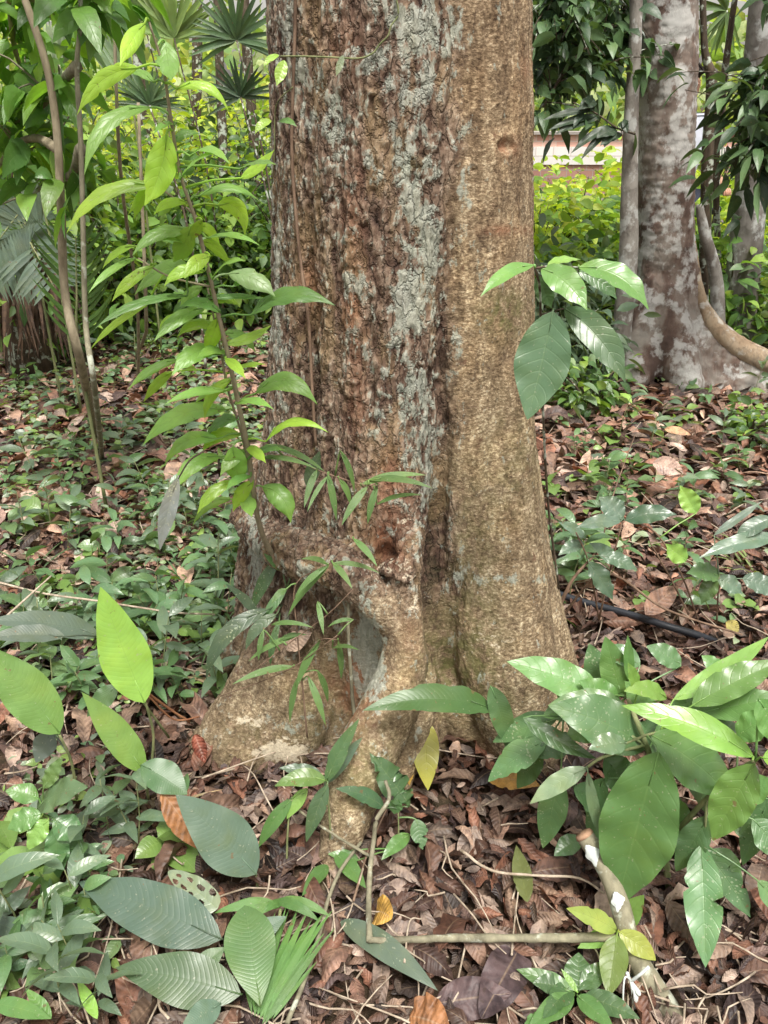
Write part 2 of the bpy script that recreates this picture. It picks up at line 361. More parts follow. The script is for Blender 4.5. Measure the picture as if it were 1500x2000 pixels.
    bs=b.math('SUBTRACT',1.0,b.math('MULTIPLY',b.math('ADD',szz.outputs[2],b.math('MULTIPLY',nm,.12)),5.5),clamp=True); c=b.mix(b.math('MULTIPLY',bs,.75),c,(.07,.05,.03))
    hb=b.math('ADD',b.math('MULTIPLY',nb,1.0),b.math('MULTIPLY',nf,0.5))
    hb=b.math('ADD',hb,b.math('MULTIPLY',crack,0.35))
    hs=b.math('ADD',b.math('MULTIPLY',ns,0.8),b.math('MULTIPLY',nl,0.6))
    hm=b.n('ShaderNodeMix'); b.L.new(smooth,hm.inputs[0]); b.L.new(hb,hm.inputs[2]); b.L.new(hs,hm.inputs[3])
    nrm=b.bump(hm.outputs[0],0.9,0.012)
    return b.out(b.pbsdf(c,0.82,nrm,0.25))
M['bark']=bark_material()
def bark2_material(name,base0,base1,lichen,amt,scale=7):
    b=NB(name); tc=b.n('ShaderNodeTexCoord'); ob=tc.outputs['Object']
    n=b.noise(b.mapping(ob,(1,1,0.5)),scale*3,6,0.62); nl=b.noise(b.mapping(ob,(1,1,0.45)),scale*0.8,5,0.6)
    c=b.mix(b.ramp(nl,[(0.38,(0,0,0)),(0.62,(1,1,1))]),base0,base1)
    c=b.mix(b.math('MULTIPLY',b.ramp(n,[(0.3,(1,1,1)),(0.5,(0,0,0))]),0.5),c,(0.05,0.035,0.03))
    l=b.ramp(b.noise(b.mapping(ob,(1,1,0.8)),scale*1.3,6,0.62),[(0.58-amt*0.22,(0,0,0)),(0.65-amt*0.22,(1,1,1))])
    l2=b.ramp(nl,[(0.45,(0,0,0)),(0.6,(1,1,1))])
    sz=b.n('ShaderNodeSeparateXYZ'); b.L.new(ob,sz.inputs[0]); lowz=b.math('SUBTRACT',1.0,b.math('MULTIPLY',sz.outputs[2],1.1),clamp=True)
    c=b.mix(b.math('MULTIPLY',l2,b.math('ADD',b.math('MULTIPLY',lowz,.3),amt*1.2)),c,b.mix(n,(.2,.2,.18),(.34,.33,.3)))
    c=b.mix(b.math('MULTIPLY',l,0.62),c,b.mix(n,lichen,(0.68,0.7,0.68)))
    # horizontal growth rings and scars
    sep=b.n('ShaderNodeSeparateXYZ'); b.L.new(ob,sep.inputs[0])
    w=b.math('SINE',b.math('ADD',b.math('MULTIPLY',sep.outputs[2],60.0),b.math('MULTIPLY',n,9.0)))
    c=b.mix(b.math('MULTIPLY',b.math('GREATER_THAN',w,0.9),0.2),c,(0.08,0.06,0.05))
    return b.out(b.pbsdf(c,0.8,b.bump(b.math('ADD',n,b.math('MULTIPLY',w,0.08)),0.6,0.015),0.25))
M['bark_grey']=bark2_material('buttress_tree_bark',(0.09,0.06,0.05),(0.21,0.14,0.105),(0.40,0.40,0.38),0.42,7)
M['bark_ridge']=bark2_material('buttress_edge_bark',(0.24,0.17,0.11),(0.42,0.32,0.21),(0.45,0.42,0.36),0.05,10)
M['bark_pale']=bark2_material('pale_slim_bark',(0.17,0.15,0.13),(0.30,0.28,0.25),(0.42,0.44,0.42),0.22,8)
M['bark_ringed']=bark2_material('grey_ringed_bark',(0.10,0.09,0.08),(0.20,0.185,0.17),(0.3,0.32,0.32),0.1,6)

# silhouettes measured on the trunk: image row -> left, right edge at the axis plane
YA=1.92
rows=[(-500,520,1030),(-200,524,1032),(0,528,1035),(200,535,1037),(400,538,1038),(600,538,1037),(700,530,1034),(800,524,1038),(900,514,1049),(1000,506,1062),(1100,500,1076),(1200,500,1094),(1300,500,1116),(1400,495,1140),(1500,490,1150),(1650,490,1150)]
zt=[];xl=[];xr=[]
for py,a,c in rows:
    p0=P(a,py,YA); p1=P(c,py,YA); zt.append(p0[2]); xl.append(p0[0]); xr.append(p1[0])
zt=np.array(zt)[::-1]; xl=np.array(xl)[::-1]; xr=np.array(xr)[::-1]
def build_main_tree():
    nz=330; na=360
    z=np.linspace(-0.12,2.3,nz); th=np.linspace(0,2*np.pi,na,endpoint=False)
    L=np.interp(z,zt,xl); Rr=np.interp(z,zt,xr); cx=(L+Rr)/2; hw=(Rr-L)/2
    Z,T=np.meshgrid(z,th,indexing='ij'); CX=cx[:,None]; HW=hw[:,None]
    r=HW*np.ones_like(T)
    # front lobes; t is signed angle from the side facing the camera (-Y)
    t=(T-1.5*np.pi+np.pi)%(2*np.pi)-np.pi     # 0 in front, + to the right
    low=sstep(0.95,0.2,Z)
    def g(c,w): return np.exp(-((t-c)/w)**2)
    r=r*(1+0.05*g(0.75,0.42)*(0.5+low) -0.16*g(0.27,0.11)*sstep(1.55,0.75,Z) -0.04*g(-0.72,0.10)*sstep(0.45,0.8,Z)*sstep(1.7,1.2,Z)-0.035*g(0.42,0.1)
         +0.04*g(-0.2,0.3)+0.03*g(-1.15,0.3)-0.03*g(-0.48,0.06)-0.02*g(0.02,0.05)*sstep(0.5,1,Z))
    r=r*(1-0.08*g(-0.36,0.28)*sstep(0.56,0.40,Z)-0.06*g(0.1,0.18)*sstep(0.4,0.2,Z))
    # general root flare by direction
    fl=np.clip((0.62-Z)/0.62,0,1)**2.2
    r=r+fl*(0.09*g(0.95,0.35)+0.06*g(-1.3,0.4)-0.03*g(0.27,0.2)-0.05*g(-0.45,0.3)+0.12*g(2.4,0.5)+0.12*g(-2.5,0.5)+0.05*g(0.55,0.2))
    X=CX+r*np.cos(T); Y=YA+r*np.sin(T)*0.93
    V=np.stack([X,Y,Z],-1).reshape(-1,3)
    i=np.arange(nz-1)[:,None]*na; j=np.arange(na)[None]; j2=(j+1)%na
    Fq=np.stack([i+j,i+j2,i+na+j2,i+na+j],-1).reshape(-1,4)
    A=Acc(); A.add(V,[Fq,np.arange(na)[::-1][None],(np.arange(na)+(nz-1)*na)[None]])
    def root(pts,ns=20): # pts (px,py,Y,r_px)
        q=[P(a,b_,y) for a,b_,y,_ in pts]; rr=[w/F*depth(p) for p,(_,_,_,w) in zip(q,pts)]
        v,f,u=tube(q,rr,ns,5); A.add(v,f)
    # central root running down to the front, and the arm that joins it from the left
    root([(806,860,1.72,26),(804,980,1.65,30),(796,1080,1.57,42),(795,1190,1.52,40),(790,1280,1.49,46),(768,1370,1.44,56),(728,1450,1.385,60),(696,1520,1.33,56),(674,1600,1.27,47),(655,1680,1.215,36),(630,1760,1.15,18)])
    root([(822,1290,1.56,36),(812,1380,1.50,42),(790,1450,1.46,44),(770,1530,1.42,34)])
    root([(470,1000,1.86,24),(520,1050,1.74,38),(585,1082,1.62,48),(655,1105,1.55,46),(715,1155,1.52,40),(765,1210,1.51,36),(792,1270,1.50,34)])
    root([(715,960,1.70,30),(712,1030,1.64,32),(700,1090,1.58,34)])
    root([(790,1010,1.62,26),(800,1070,1.56,34),(780,1130,1.53,40)])
    # left buttress root
    root([(575,1050,1.78,55),(560,1160,1.74,60),(565,1260,1.70,66),(560,1350,1.655,72),(530,1430,1.60,68),(485,1490,1.55,54),(430,1540,1.50,30)])
    root([(590,1200,1.76,50),(590,1300,1.68,60),(590,1390,1.61,68),(570,1460,1.55,52),(550,1510,1.52,24)])
    root([(525,1260,1.72,40),(490,1345,1.67,48),(445,1410,1.62,46),(400,1465,1.575,38),(350,1510,1.55,16)])
    root([(560,1300,1.70,60),(510,1400,1.63,60),(450,1460,1.57,46),(400,1510,1.53,22)])
    root([(640,1300,1.69,50),(650,1380,1.65,56),(640,1450,1.60,46),(620,1500,1.56,26)])
    # far left thin plates
    root([(520,900,1.95,30),(505,1030,1.92,34),(495,1120,1.88,34),(490,1200,1.86,30),(455,1270,1.84,28),(415,1320,1.83,16)])
    # right lobes
    root([(960,700,1.78,70),(965,900,1.75,82),(968,1050,1.70,92),(975,1180,1.66,100),(985,1290,1.62,100),(1000,1390,1.58,80),(1020,1480,1.53,48),(1040,1560,1.48,20)])
    root([(985,1000,1.82,70),(1010,1150,1.78,78),(1040,1270,1.73,78),(1070,1380,1.69,60),(1105,1450,1.66,36),(1150,1510,1.66,14)])
    root([(900,1180,1.72,42),(892,1280,1.67,54),(900,1370,1.63,60),(925,1430,1.60,44)])
    me=A.mesh('tmp'); o=bpy.data.objects.new('tmp',me); COL.objects.link(o)
    m=o.modifiers.new('r','REMESH'); m.mode='VOXEL'; m.voxel_size=0.0046; m.adaptivity=0
    s=o.modifiers.new('s','SMOOTH'); s.factor=0.6; s.iterations=5
    dg=bpy.context.evaluated_depsgraph_get(); ev=o.evaluated_get(dg); em=ev.to_mesh()
    nv=len(em.vertices); V=np.zeros(nv*3,np.float32); em.vertices.foreach_get('co',V); V=V.reshape(-1,3).astype(float)
    NM=np.zeros(nv*3,np.float32); em.vertices.foreach_get('normal',NM); NM=NM.reshape(-1,3).astype(float)
    lp=np.zeros(len(em.loops),np.int32); em.loops.foreach_get('vertex_index',lp)
    Fq=lp.reshape(-1,4); ev.to_mesh_clear(); bpy.data.objects.remove(o)
    # keep above the soil
    # --- masks, all in the trunk's own space
    px=750+F*(V[:,0])/((V-CAM)@FW); py=1000-F*((V-CAM)@UPV)/((V-CAM)@FW)
    front=sstep(2.05,1.9,V[:,1])
    X0=np.interp(V[:,2],zt,(xl+xr)/2); HWv=np.interp(V[:,2],zt,(xr-xl)/2)
    s=(V[:,0]-X0)/HWv
    edge=0.33+0.10*perlin(np.stack([V[:,2]*3,V[:,2]*0,V[:,2]*0+5],1))+0.07*perlin(V*11)
    smooth=sstep(-0.10,0.10,s-edge)
    rootm=np.maximum(sstep(1110,1230,py+50*perlin(V*9))*sstep(640,700,px),sstep(1210,1330,py+50*perlin(V*9)))       # roots are finer barked
    alc=np.exp(-(((px-712)/46)**2+((py-1280)/95)**2)**2)*sstep(1.60,1.66,V[:,1])
    smooth=np.maximum(smooth,rootm*0.85)*(1-.85*alc)
    def blob(cx,cy,rx,ry,k=1.0): return k*np.exp(-(((px-cx)/rx)**2+((py-cy)/ry)**2))*front
    lich=np.zeros(nv)
    for bl in [(640,250,50,90,.62),(820,40,55,60,.95),(835,140,34,70,.75),(795,270,26,60,.65),(835,470,34,80,.9),(800,400,30,60,.7),(810,560,40,60,1),(800,620,30,60,.8),(560,60,30,120,.5),(550,420,18,110,.8),(545,640,14,200,.7),(905,300,22,60,.6),(900,420,20,60,.5),(690,560,25,60,.5),(800,760,40,60,.75),(830,860,42,80,.9),(850,980,34,70,.75),(740,800,20,60,.5),(880,700,25,60,.5),
               (712,1270,36,80,1.3),(640,1410,36,50,.5),(728,1320,26,50,1.0),(560,1420,60,40,.35),(500,1080,18,110,1.1),(720,1240,30,60,1),(600,1110,20,30,.7),(985,1128,75,9,1.0),(1050,1135,20,7,.7),(895,1090,12,60,.6),(700,100,50,50,.45),(760,120,60,100,.5),(590,180,40,60,.6),(900,60,20,90,.45),(730,330,30,60,.3)]: lich+=blob(*bl)
    lich=0.58*lich+0.20*(1-smooth)
    red=np.zeros(nv)
    for bl in [(695,620,30,80,.8),(700,780,22,70,.6),(690,400,20,120,.6),(600,560,25,60,.8),(760,950,40,70,.7),(755,1060,35,40,1.2),(690,1330,40,90,.7),(800,1260,20,60,.4),(985,290,26,26,.9),(990,450,50,10,.8),(1030,130,10,30,.7),(670,90,40,60,.35),(690,1350,50,60,.6)]: red+=blob(*bl)
    moss_shade=np.zeros(nv)
    for bl in [(985,610,45,45,1.1),(920,1150,60,200,.6),(880,1300,80,80,.8),(700,1480,80,120,.6),(1010,900,60,120,.4),(800,320,30,40,.5),(620,1350,60,100,.5),(480,1450,80,50,.4),(960,1380,80,60,.5)]: moss_shade+=blob(*bl)  # first blob paints the sprig leaf's cast shadow, the others are moss
    pale=np.zeros(nv)
    for bl in [(540,1470,60,16,.6),(480,1410,50,20,.6),(790,1010,30,60,.45),(760,1110,60,30,.5),(960,1250,80,50,.4),(560,1460,60,40,.5),(1000,1380,60,40,.35),(810,1180,25,50,.5)]: pale+=blob(*bl)
    # --- relief
    q=V*np.array([1,1,0.17]); wr=np.stack([perlin(V*16),perlin(V*16+31),perlin(V*30+57)*.8],1)*0.010
    rid=1-np.abs(fbm((q+wr)*36,4,0.62))*3.2
    plate=.6*sstep(-0.02,0.06,fbm((V*np.array([1,1,0.42])+wr*1.5)*38+9,4,0.65))+.4*sstep(-.02,.05,fbm((V*np.array([1,1,0.6])+wr)*75+29,3,0.65))
    fine=fbm(V*np.array([1,1,0.5])*120,3,0.6)
    mid=fbm(q*14+3,3)
    hgt=0.42*np.clip(rid,0,1)+0.38*plate+0.25*(fine+0.3)+0.18*mid
    rough=1-smooth
    amp=(0.0128*rough+0.0030*smooth)*(1-.5*np.clip(lich*1.3,0,1))
    dsp=(hgt-0.45)*amp+fine*0.0028+0.006*fbm(V*6,3)+smooth*0.006*fbm(q*16+40,3)
    # the deep vertical crevice between the lobes, and side grooves
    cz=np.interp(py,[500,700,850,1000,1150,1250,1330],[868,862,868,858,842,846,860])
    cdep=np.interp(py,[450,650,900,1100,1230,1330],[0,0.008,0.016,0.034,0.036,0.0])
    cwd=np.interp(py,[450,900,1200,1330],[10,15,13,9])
    dsp-=cdep*np.exp(-((px-cz)/cwd)**2)*front*(V[:,1]<1.85)
    gz_=np.interp(py,[300,500,700,850,1000],[600,603,608,600,592])+8*perlin(np.stack([V[:,2]*14,0*px,0*px],1))
    gd=np.interp(py,[330,480,620,820,960,1050],[0,0.012,0.026,0.030,0.02,0])
    dsp-=gd*np.exp(-((px-gz_)/13)**2)*front
    g2=np.interp(py,[500,620,900],[718,722,728]); dsp-=0.012*np.exp(-((px-g2)/8)**2)*sstep(540,640,py)*sstep(900,800,py)*front
    g3=880+10*np.sin(py/70.0); dsp-=0.010*np.exp(-((px-g3)/9)**2)*sstep(640,500,py)*front
    # knots
    kn=perlin(V*28)*.45+perlin(V*70)*.2
    def knot(cx,cy,r,dp,ring):
        d=np.hypot(px-cx,(py-cy)*1.15)/r*(1+kn)
        return (-dp*np.exp(-(d*1.5)**2)+ring*np.exp(-((d-1.1)/0.35)**2))*front
    dsp+=knot(984,285,22,0.008,0.003)+knot(757,1076,26,0.022,0.002)+knot(748,1045,16,0.010,0.001)
    dsp+=knot(570,1060,18,0.012,0.008)+knot(925,330,10,0.006,0.002)+knot(690,880,12,0.008,0)
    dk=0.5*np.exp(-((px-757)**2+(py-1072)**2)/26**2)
    V=V+NM*dsp[:,None]
    hn=np.clip(0.5+(hgt-0.45)*0.9,0,1)
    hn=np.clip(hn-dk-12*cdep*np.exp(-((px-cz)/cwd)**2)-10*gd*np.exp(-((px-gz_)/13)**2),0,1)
    org=np.array([X0.mean(),YA,0.0])
    me=make_mesh('trunk',V-org,Fq,attrs={'smooth':smooth,'lichen':np.clip(lich,0,1.3),'red':np.clip(red,0,1),'moss_shade':np.clip(moss_shade,0,1),'pale':np.clip(pale,0,1),'h':hn})
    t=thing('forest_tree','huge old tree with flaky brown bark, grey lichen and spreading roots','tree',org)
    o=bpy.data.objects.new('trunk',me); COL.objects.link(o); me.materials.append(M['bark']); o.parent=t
    return t
build_main_tree()
# ------------------------------------------------------------------ ground
def build_ground():
    xs=np.concatenate([-np.geomspace(600,4,26),np.linspace(-3.8,3.8,190),np.geomspace(4,600,26)])
    ys=np.concatenate([-np.geomspace(60,0.5,10),np.linspace(0,8,230),np.geomspace(8.2,900,40)])
    X,Y=np.meshgrid(xs,ys); Z=gh(X.ravel(),Y.ravel()).reshape(X.shape)
    V=np.stack([X,Y,Z-0.006],-1).reshape(-1,3); nx=len(xs); ny=len(ys)
    i=np.arange(ny-1)[:,None]*nx+np.arange(nx-1)[None]
    Fq=np.stack([i,i+1,i+nx+1,i+nx],-1).reshape(-1,4)
    b=NB('forest_soil'); tc=b.n('ShaderNodeTexCoord'); ob=tc.outputs['Object']
    n=b.noise(ob,30,8,0.7); n2=b.noise(ob,4,4,0.6)
    c=b.mix(b.ramp(n,[(0.35,(0,0,0)),(0.65,(1,1,1))]),(0.025,0.016,0.012),(0.12,0.07,0.05))
    c=b.mix(b.math('MULTIPLY',n2,0.3),c,(0.07,0.08,0.03))
    mat=b.out(b.pbsdf(c,0.9,b.bump(n,1.0,0.02),0.2))
    o=link('ground',make_mesh('ground',V,Fq),mat); tag(o,kind='structure')
build_ground()
# ------------------------------------------------------------------ leaf litter
LIT=np.array([[0.36,0.27,0.22],[0.05,0.035,0.03],[0.26,0.13,0.08],[0.17,0.085,0.055],[0.22,0.12,0.08],[0.13,0.065,0.045],[0.27,0.16,0.11],[0.20,0.085,0.05],[0.30,0.20,0.14],[0.10,0.055,0.045],[0.34,0.22,0.15],[0.24,0.10,0.055],[0.16,0.10,0.085],[0.33,0.25,0.20],[0.07,0.045,0.045]])
def litter(n,y0,y1,nu,nv,smin,smax,seed,zup=0.05):
    rs=np.random.RandomState(seed)
    y=y0+(y1-y0)*rs.rand(n)**0.85; hwid=0.55*y*1.12+0.35
    x=(rs.rand(n)*2-1)*hwid
    d=np.hypot(x-0.05,(y-1.92))
    keep=(d>0.30)
    x,y=x[keep],y[keep]; n=len(x)
    z=gh(x,y)+rs.rand(n)**1.5*zup+0.004
    L=smin+(smax-smin)*rs.rand(n)**1.3; a=rs.rand(n)*6.283; tilt=rs.normal(0,0.32,n)
    dr=np.stack([np.cos(a)*np.cos(tilt),np.sin(a)*np.cos(tilt),np.sin(tilt)],1)
    up=norm(np.stack([rs.normal(0,.42,n),rs.normal(0,.42,n),np.ones(n)],1))
    up=norm(up-dr*np.sum(up*dr,1)[:,None])
    c=np.stack([x,y,z],1); B=c-dr*L[:,None]/2; T=c+dr*L[:,None]/2
    arc=rs.normal(0.10,0.16,n); C=c+up*(L*arc*1.6)[:,None]
    B[:,2]=np.maximum(B[:,2],gh(B[:,0],B[:,1])+0.002); T[:,2]=np.maximum(T[:,2],gh(T[:,0],T[:,1])+0.002); 
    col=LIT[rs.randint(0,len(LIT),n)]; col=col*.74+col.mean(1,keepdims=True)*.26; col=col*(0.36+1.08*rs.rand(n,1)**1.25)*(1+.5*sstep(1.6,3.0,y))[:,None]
    flip=np.where(rs.rand(n)<0.45,-1.0,1.0)
    return leafgrid(B,C,T,up*flip[:,None],L*(0.15+0.13*rs.rand(n)),col,nu,nv,0,fold=rs.normal(0.1,0.28,n),wave=0.10+0.32*rs.rand(n),curl=rs.normal(0,0.75,n)+0.2,seed=seed)
A=Acc()
v=litter(8000,0.7,2.9,8,4,0.035,0.105,1,0.045); A.add(*v[:3],c=v[3])
v=litter(700,0.7,2.9,10,4,0.10,0.15,7,0.055); A.add(*v[:3],c=v[3])
v=litter(4500,0.7,2.9,8,4,0.02,0.06,4,0.055); A.add(*v[:3],c=v[3])
v=litter(17000,2.7,7.5,4,3,0.07,0.16,2,0.05); A.add(*v[:3],c=v[3])
v=litter(7000,7,13,3,2,0.09,0.2,3,0.05); A.add(*v[:3],c=v[3])
tag(build(A,'leaf_litter',M['litter']),'brown carpet of curled dead leaves covering the forest floor','leaf litter',kind='stuff')
# small debris twigs
A=Acc(); rs=np.random.RandomState(5)
for k in range(750):
    y=0.75+5*rs.rand()**1.6; x=(rs.rand()*2-1)*(0.55*y+0.2)
    if math.hypot(x-0.05,y-1.92)<0.35: continue
    L=0.05+0.22*rs.rand(); a=rs.rand()*6.28; z=gz(x,y)+0.03+0.04*rs.rand()
    p=[np.array([x,y,z])+np.array([math.cos(a),math.sin(a),rs.normal(0,.12)])*L*s+rs.normal(0,0.006,3) for s in (-.5,-.15,.2,.5)]
    v=tube(p,[0.0022,0.002,0.0016,0.001],5,2); A.add(*v)
tag(build(A,'twig_litter',M['twig']),'thin pale twigs scattered over the fallen leaves','twigs',kind='stuff')
# ------------------------------------------------------------------ hand-placed plants
def jit(c,k=0.18):
    c=np.array(c,float); return c*(1+k*(RS.rand()-0.5)*2)*(1+0.06*(RS.rand(3)-0.5))
def leafmesh(bx,by,tx,ty,wpx,sag,Y0,Y1,col,mat,parent,hmin=0.075,face=0.6,shape=1,fold=0.22,wave=0.08,nu=24,nv=10,petiole=None,label=None,pleat=0.0,curl=0.0,hole=None,sagdir=None,name='leaf',bite=0.0):
    B=P(bx,by,Y0); T=P(tx,ty,Y1)
    if B[2]<hmin-.015 and B[1]<2.6: B=G(bx,by,hmin-.015)
    if T[2]<hmin and T[1]<2.6: T=G(tx,ty,hmin)
    mid=(B+T)/2; cam=norm(CAM-mid); 
    t=norm(T-B)
    N=norm(face*cam+(1-face)*UPW); N=norm(N-t*np.dot(N,t))
    side=norm(np.cross(t,N)); vis=math.sqrt(max(0.12,1-np.dot(side,cam)**2))
    W=wpx/F*depth(mid)/2/max(vis,0.55)*0.98
    sd=UPW if sagdir is None else np.asarray(sagdir,float)
    sd=sd-t*np.dot(sd,t); sd=norm(sd)
    C=mid+sd*(2*sag/F*depth(mid))+0*mid
    if bite==0 and 28<wpx<80 and RS.rand()<.25: bite=.18
    V,Fq,uv,c=leafgrid(B,C,T,N,[W],[jit(col)],nu,nv,shape,fold=fold,wave=wave,seed=int(bx*7+by*3)%9999,pleat=pleat,curl=curl,hole=hole,bite=bite)
    A=Acc(); A.add(V,Fq,uv,c)
    if petiole is not None:
        q=np.asarray(petiole,float); m2=(q+B)/2+UPW*0.004
        v,f,u=tube([q,m2,B,(B*0.6+C*0.4)],[0.0022,0.0018,0.0016,0.0008],6,2); A.add(v,f,np.tile([0.5,0.5],(len(v),1)),jit(col)*1.1)
    o=build(A,name,mat,parent)
    if label: o['label']=label
    return o
def plant(name,label,cat,root,leaves,stems,mat,smat,group=None,**kw):
    """leaves: (bx,by,tx,ty,w,sag,Y0,Y1,col[,opts]); stems: ([(px,py,Y)..], r0, r1)"""
    t=thing(name,label,cat,root,group)
    allp=[]
    for s in stems:
        q=[P(*a) if len(a)==3 else np.array(a[:3]) for a in s[0]]
        rr=np.linspace(s[1],s[2],len(q)); A=Acc(); v=tube(q,rr,8,4)
        V=v[0]+0.12*rr.mean()*fbm(v[0]*90,2)[:,None]; A.add(V,v[1],v[2]); build(A,'stem' if len(s)<4 else s[3],smat,t)
        for k in range(len(q)-1):
            for s_ in np.linspace(0,1,8): allp.append(q[k]*(1-s_)+q[k+1]*s_)
    allp=np.array(allp) if allp else None
    for L in leaves:
        bx,by,tx,ty,w,sag,Y0,Y1,col=L[:9]; o=dict(kw); 
        if len(L)>9: o.update(L[9])
        m=o.pop('mat',mat); pet=None
        if allp is not None and not o.pop('nopet',False):
            B=P(bx,by,Y0); B=G(bx,by,.06) if B[2]<.06 else B; d=np.linalg.norm(allp-B,axis=1); kk=d.argmin()
            if d[kk]<0.14: pet=allp[kk]
        o.pop('nopet',None)
        leafmesh(bx,by,tx,ty,w,sag,Y0,Y1,col,m,t,petiole=pet,**o)
    return t
YG=(0.36,0.58,0.08); LG=(0.25,0.45,0.11); MG=(0.15,0.31,0.08); DG=(0.08,0.16,0.06); BG=(0.12,0.19,0.135); PG=(0.30,0.42,0.2); BR=(0.28,0.50,0.10)
# tall sapling at the left edge of the trunk
def ys(py): return float(np.interp(py,[0,300,600,900,1110],[1.28,1.33,1.40,1.50,1.62]))
raw=[(455,760,380,790,30,10,LG,.6),(470,850,395,885,34,12,YG,.7),(440,700,480,740,26,4,YG,.8),(425,640,345,660,30,12,YG,.6),(415,590,470,600,26,8,YG,.6),(400,530,320,560,30,10,YG,.7),(480,870,520,905,30,4,YG,.8),(495,940,455,1000,34,4,YG,.8),(388,440,430,480,26,6,YG,.7),(365,395,300,420,28,8,YG,.7),(352,350,420,300,26,8,LG,.5),(300,160,240,140,22,6,LG,.5),(338,280,392,262,22,8,MG,.4),(415,545,480,510,26,10,LG,.5),(372,480,300,470,22,8,LG,.5),(395,470,450,520,30,6,YG,.8),(430,610,350,600,26,10,MG,.4),(445,690,385,700,30,8,LG,.6),(452,740,400,820,30,10,YG,.7),(462,820,400,860,34,10,MG,.5),(480,880,430,930,34,6,LG,.7),(490,930,440,960,26,8,MG,.5),(438,650,500,690,26,8,LG,.6),(300,362,262,430,28,6,YG,.8),(283,45,234,130,44,4,YG,.9),(322,80,335,158,54,-4,LG,.85),(270,132,150,225,42,14,YG,.7),(345,174,447,218,26,18,YG,.5),(295,210,165,342,38,24,LG,.5),
(325,262,282,402,72,-6,YG,1),(345,305,324,370,32,3,LG,.9),(312,364,130,456,33,22,YG,.5),(372,305,450,322,26,14,LG,.5),(390,382,508,394,20,15,LG,.35),
(425,400,478,462,42,18,YG,.7),(405,465,508,480,20,9,LG,.4),(378,452,258,500,36,15,LG,.5),(372,442,338,512,50,-4,BR,1),(262,480,200,526,17,6,YG,.6),
(268,503,172,574,20,8,LG,.5),(300,520,218,590,28,5,YG,.8),(372,522,262,578,45,12,LG,.6),(445,535,538,580,55,10,PG,.6),(365,578,185,642,22,12,MG,.4),
(285,598,177,682,17,6,YG,.7),(405,582,525,584,16,4,MG,.4),(490,615,655,597,44,20,MG,.5),(402,600,300,668,34,8,LG,.6),(425,622,398,692,42,-3,YG,1),
(440,672,530,635,25,-4,YG,.6),(430,680,335,735,46,12,LG,.6),(350,702,250,762,24,8,LG,.6),(337,726,280,786,25,4,YG,.8),(500,768,620,790,48,24,LG,.6),
(440,762,322,790,26,8,LG,.6),(442,800,278,872,46,18,LG,.6),(425,857,320,912,38,16,LG,.6),(520,862,642,845,26,22,YG,.4),(430,892,340,962,40,16,LG,.6),
(455,872,468,945,56,-3,LG,.9),(512,950,568,1022,60,16,LG,.8),(478,958,492,1010,40,0,LG,.9),(460,940,385,1005,30,10,YG,.6),(452,975,376,1030,26,12,LG,.6),
(470,348,536,292,26,-3,YG,.6),(468,330,540,322,24,6,LG,.5),(395,560,352,600,30,4,LG,.8),(455,560,520,552,20,8,MG,.4),(410,500,360,545,36,5,YG,.9),
(345,240,300,262,20,6,LG,.6),(395,430,372,470,26,0,YG,.9),(480,900,560,880,22,9,MG,.4),(445,730,520,712,20,6,YG,.5),(460,790,535,800,22,9,LG,.5),(330,350,250,420,30,6,YG,.8),(360,620,310,650,30,6,YG,.9)]
lv=[]
for k,(a,b_,c,d,w,s,col,fc) in enumerate(raw):
    y0=ys(b_)+0.02*math.sin(k*2.3); dy=0.07*math.sin(k*1.7+1)-0.02
    if c>540: dy=-0.04
    lv.append((a,b_,c,d,w*.86,s*1.5,y0,y0+dy,col,{'face':fc,'curl':-.55 if k%3 else -.9}))
plant('sapling','slender sapling with drooping bright green leaves leaning against the big trunk','sapling',G(560,1300),lv,
 [([(575,1120,1.66),(535,1085,1.62),(508,1030,1.56),(492,940,1.52),(485,880,1.50),(468,800,1.46),(447,700,1.42),(428,620,1.40),(405,520,1.38),(382,430,1.36),(352,340,1.34),(335,240,1.32),(318,130,1.30),(290,40,1.28)],0.0068,0.0016),
  ([(500,980,1.53),(475,860,1.50),(445,760,1.46),(430,680,1.43),(405,560,1.40)],0.003,0.0015),
  ([(310,364,1.36),(380,420,1.37),(400,450,1.37)],0.0016,0.002),([(268,503,1.37),(330,540,1.38),(412,560,1.39)],0.0013,0.002)],
 M['bright'],M['stem_tan'],fold=0.25,wave=0.09)
# grey hanging speckled leaf beside the sapling
plant('hanging_leaf','long grey speckled leaf hanging below the sapling','leaf',P(348,935,1.42),[(348,932,312,1075,34,4,1.42,1.38,(0.19,0.21,0.2),{'face':.9})],[([(400,880,1.44),(370,900,1.43),(348,935,1.42)],0.002,0.0015)],M['speck'],M['stem_dark'],shape=0)
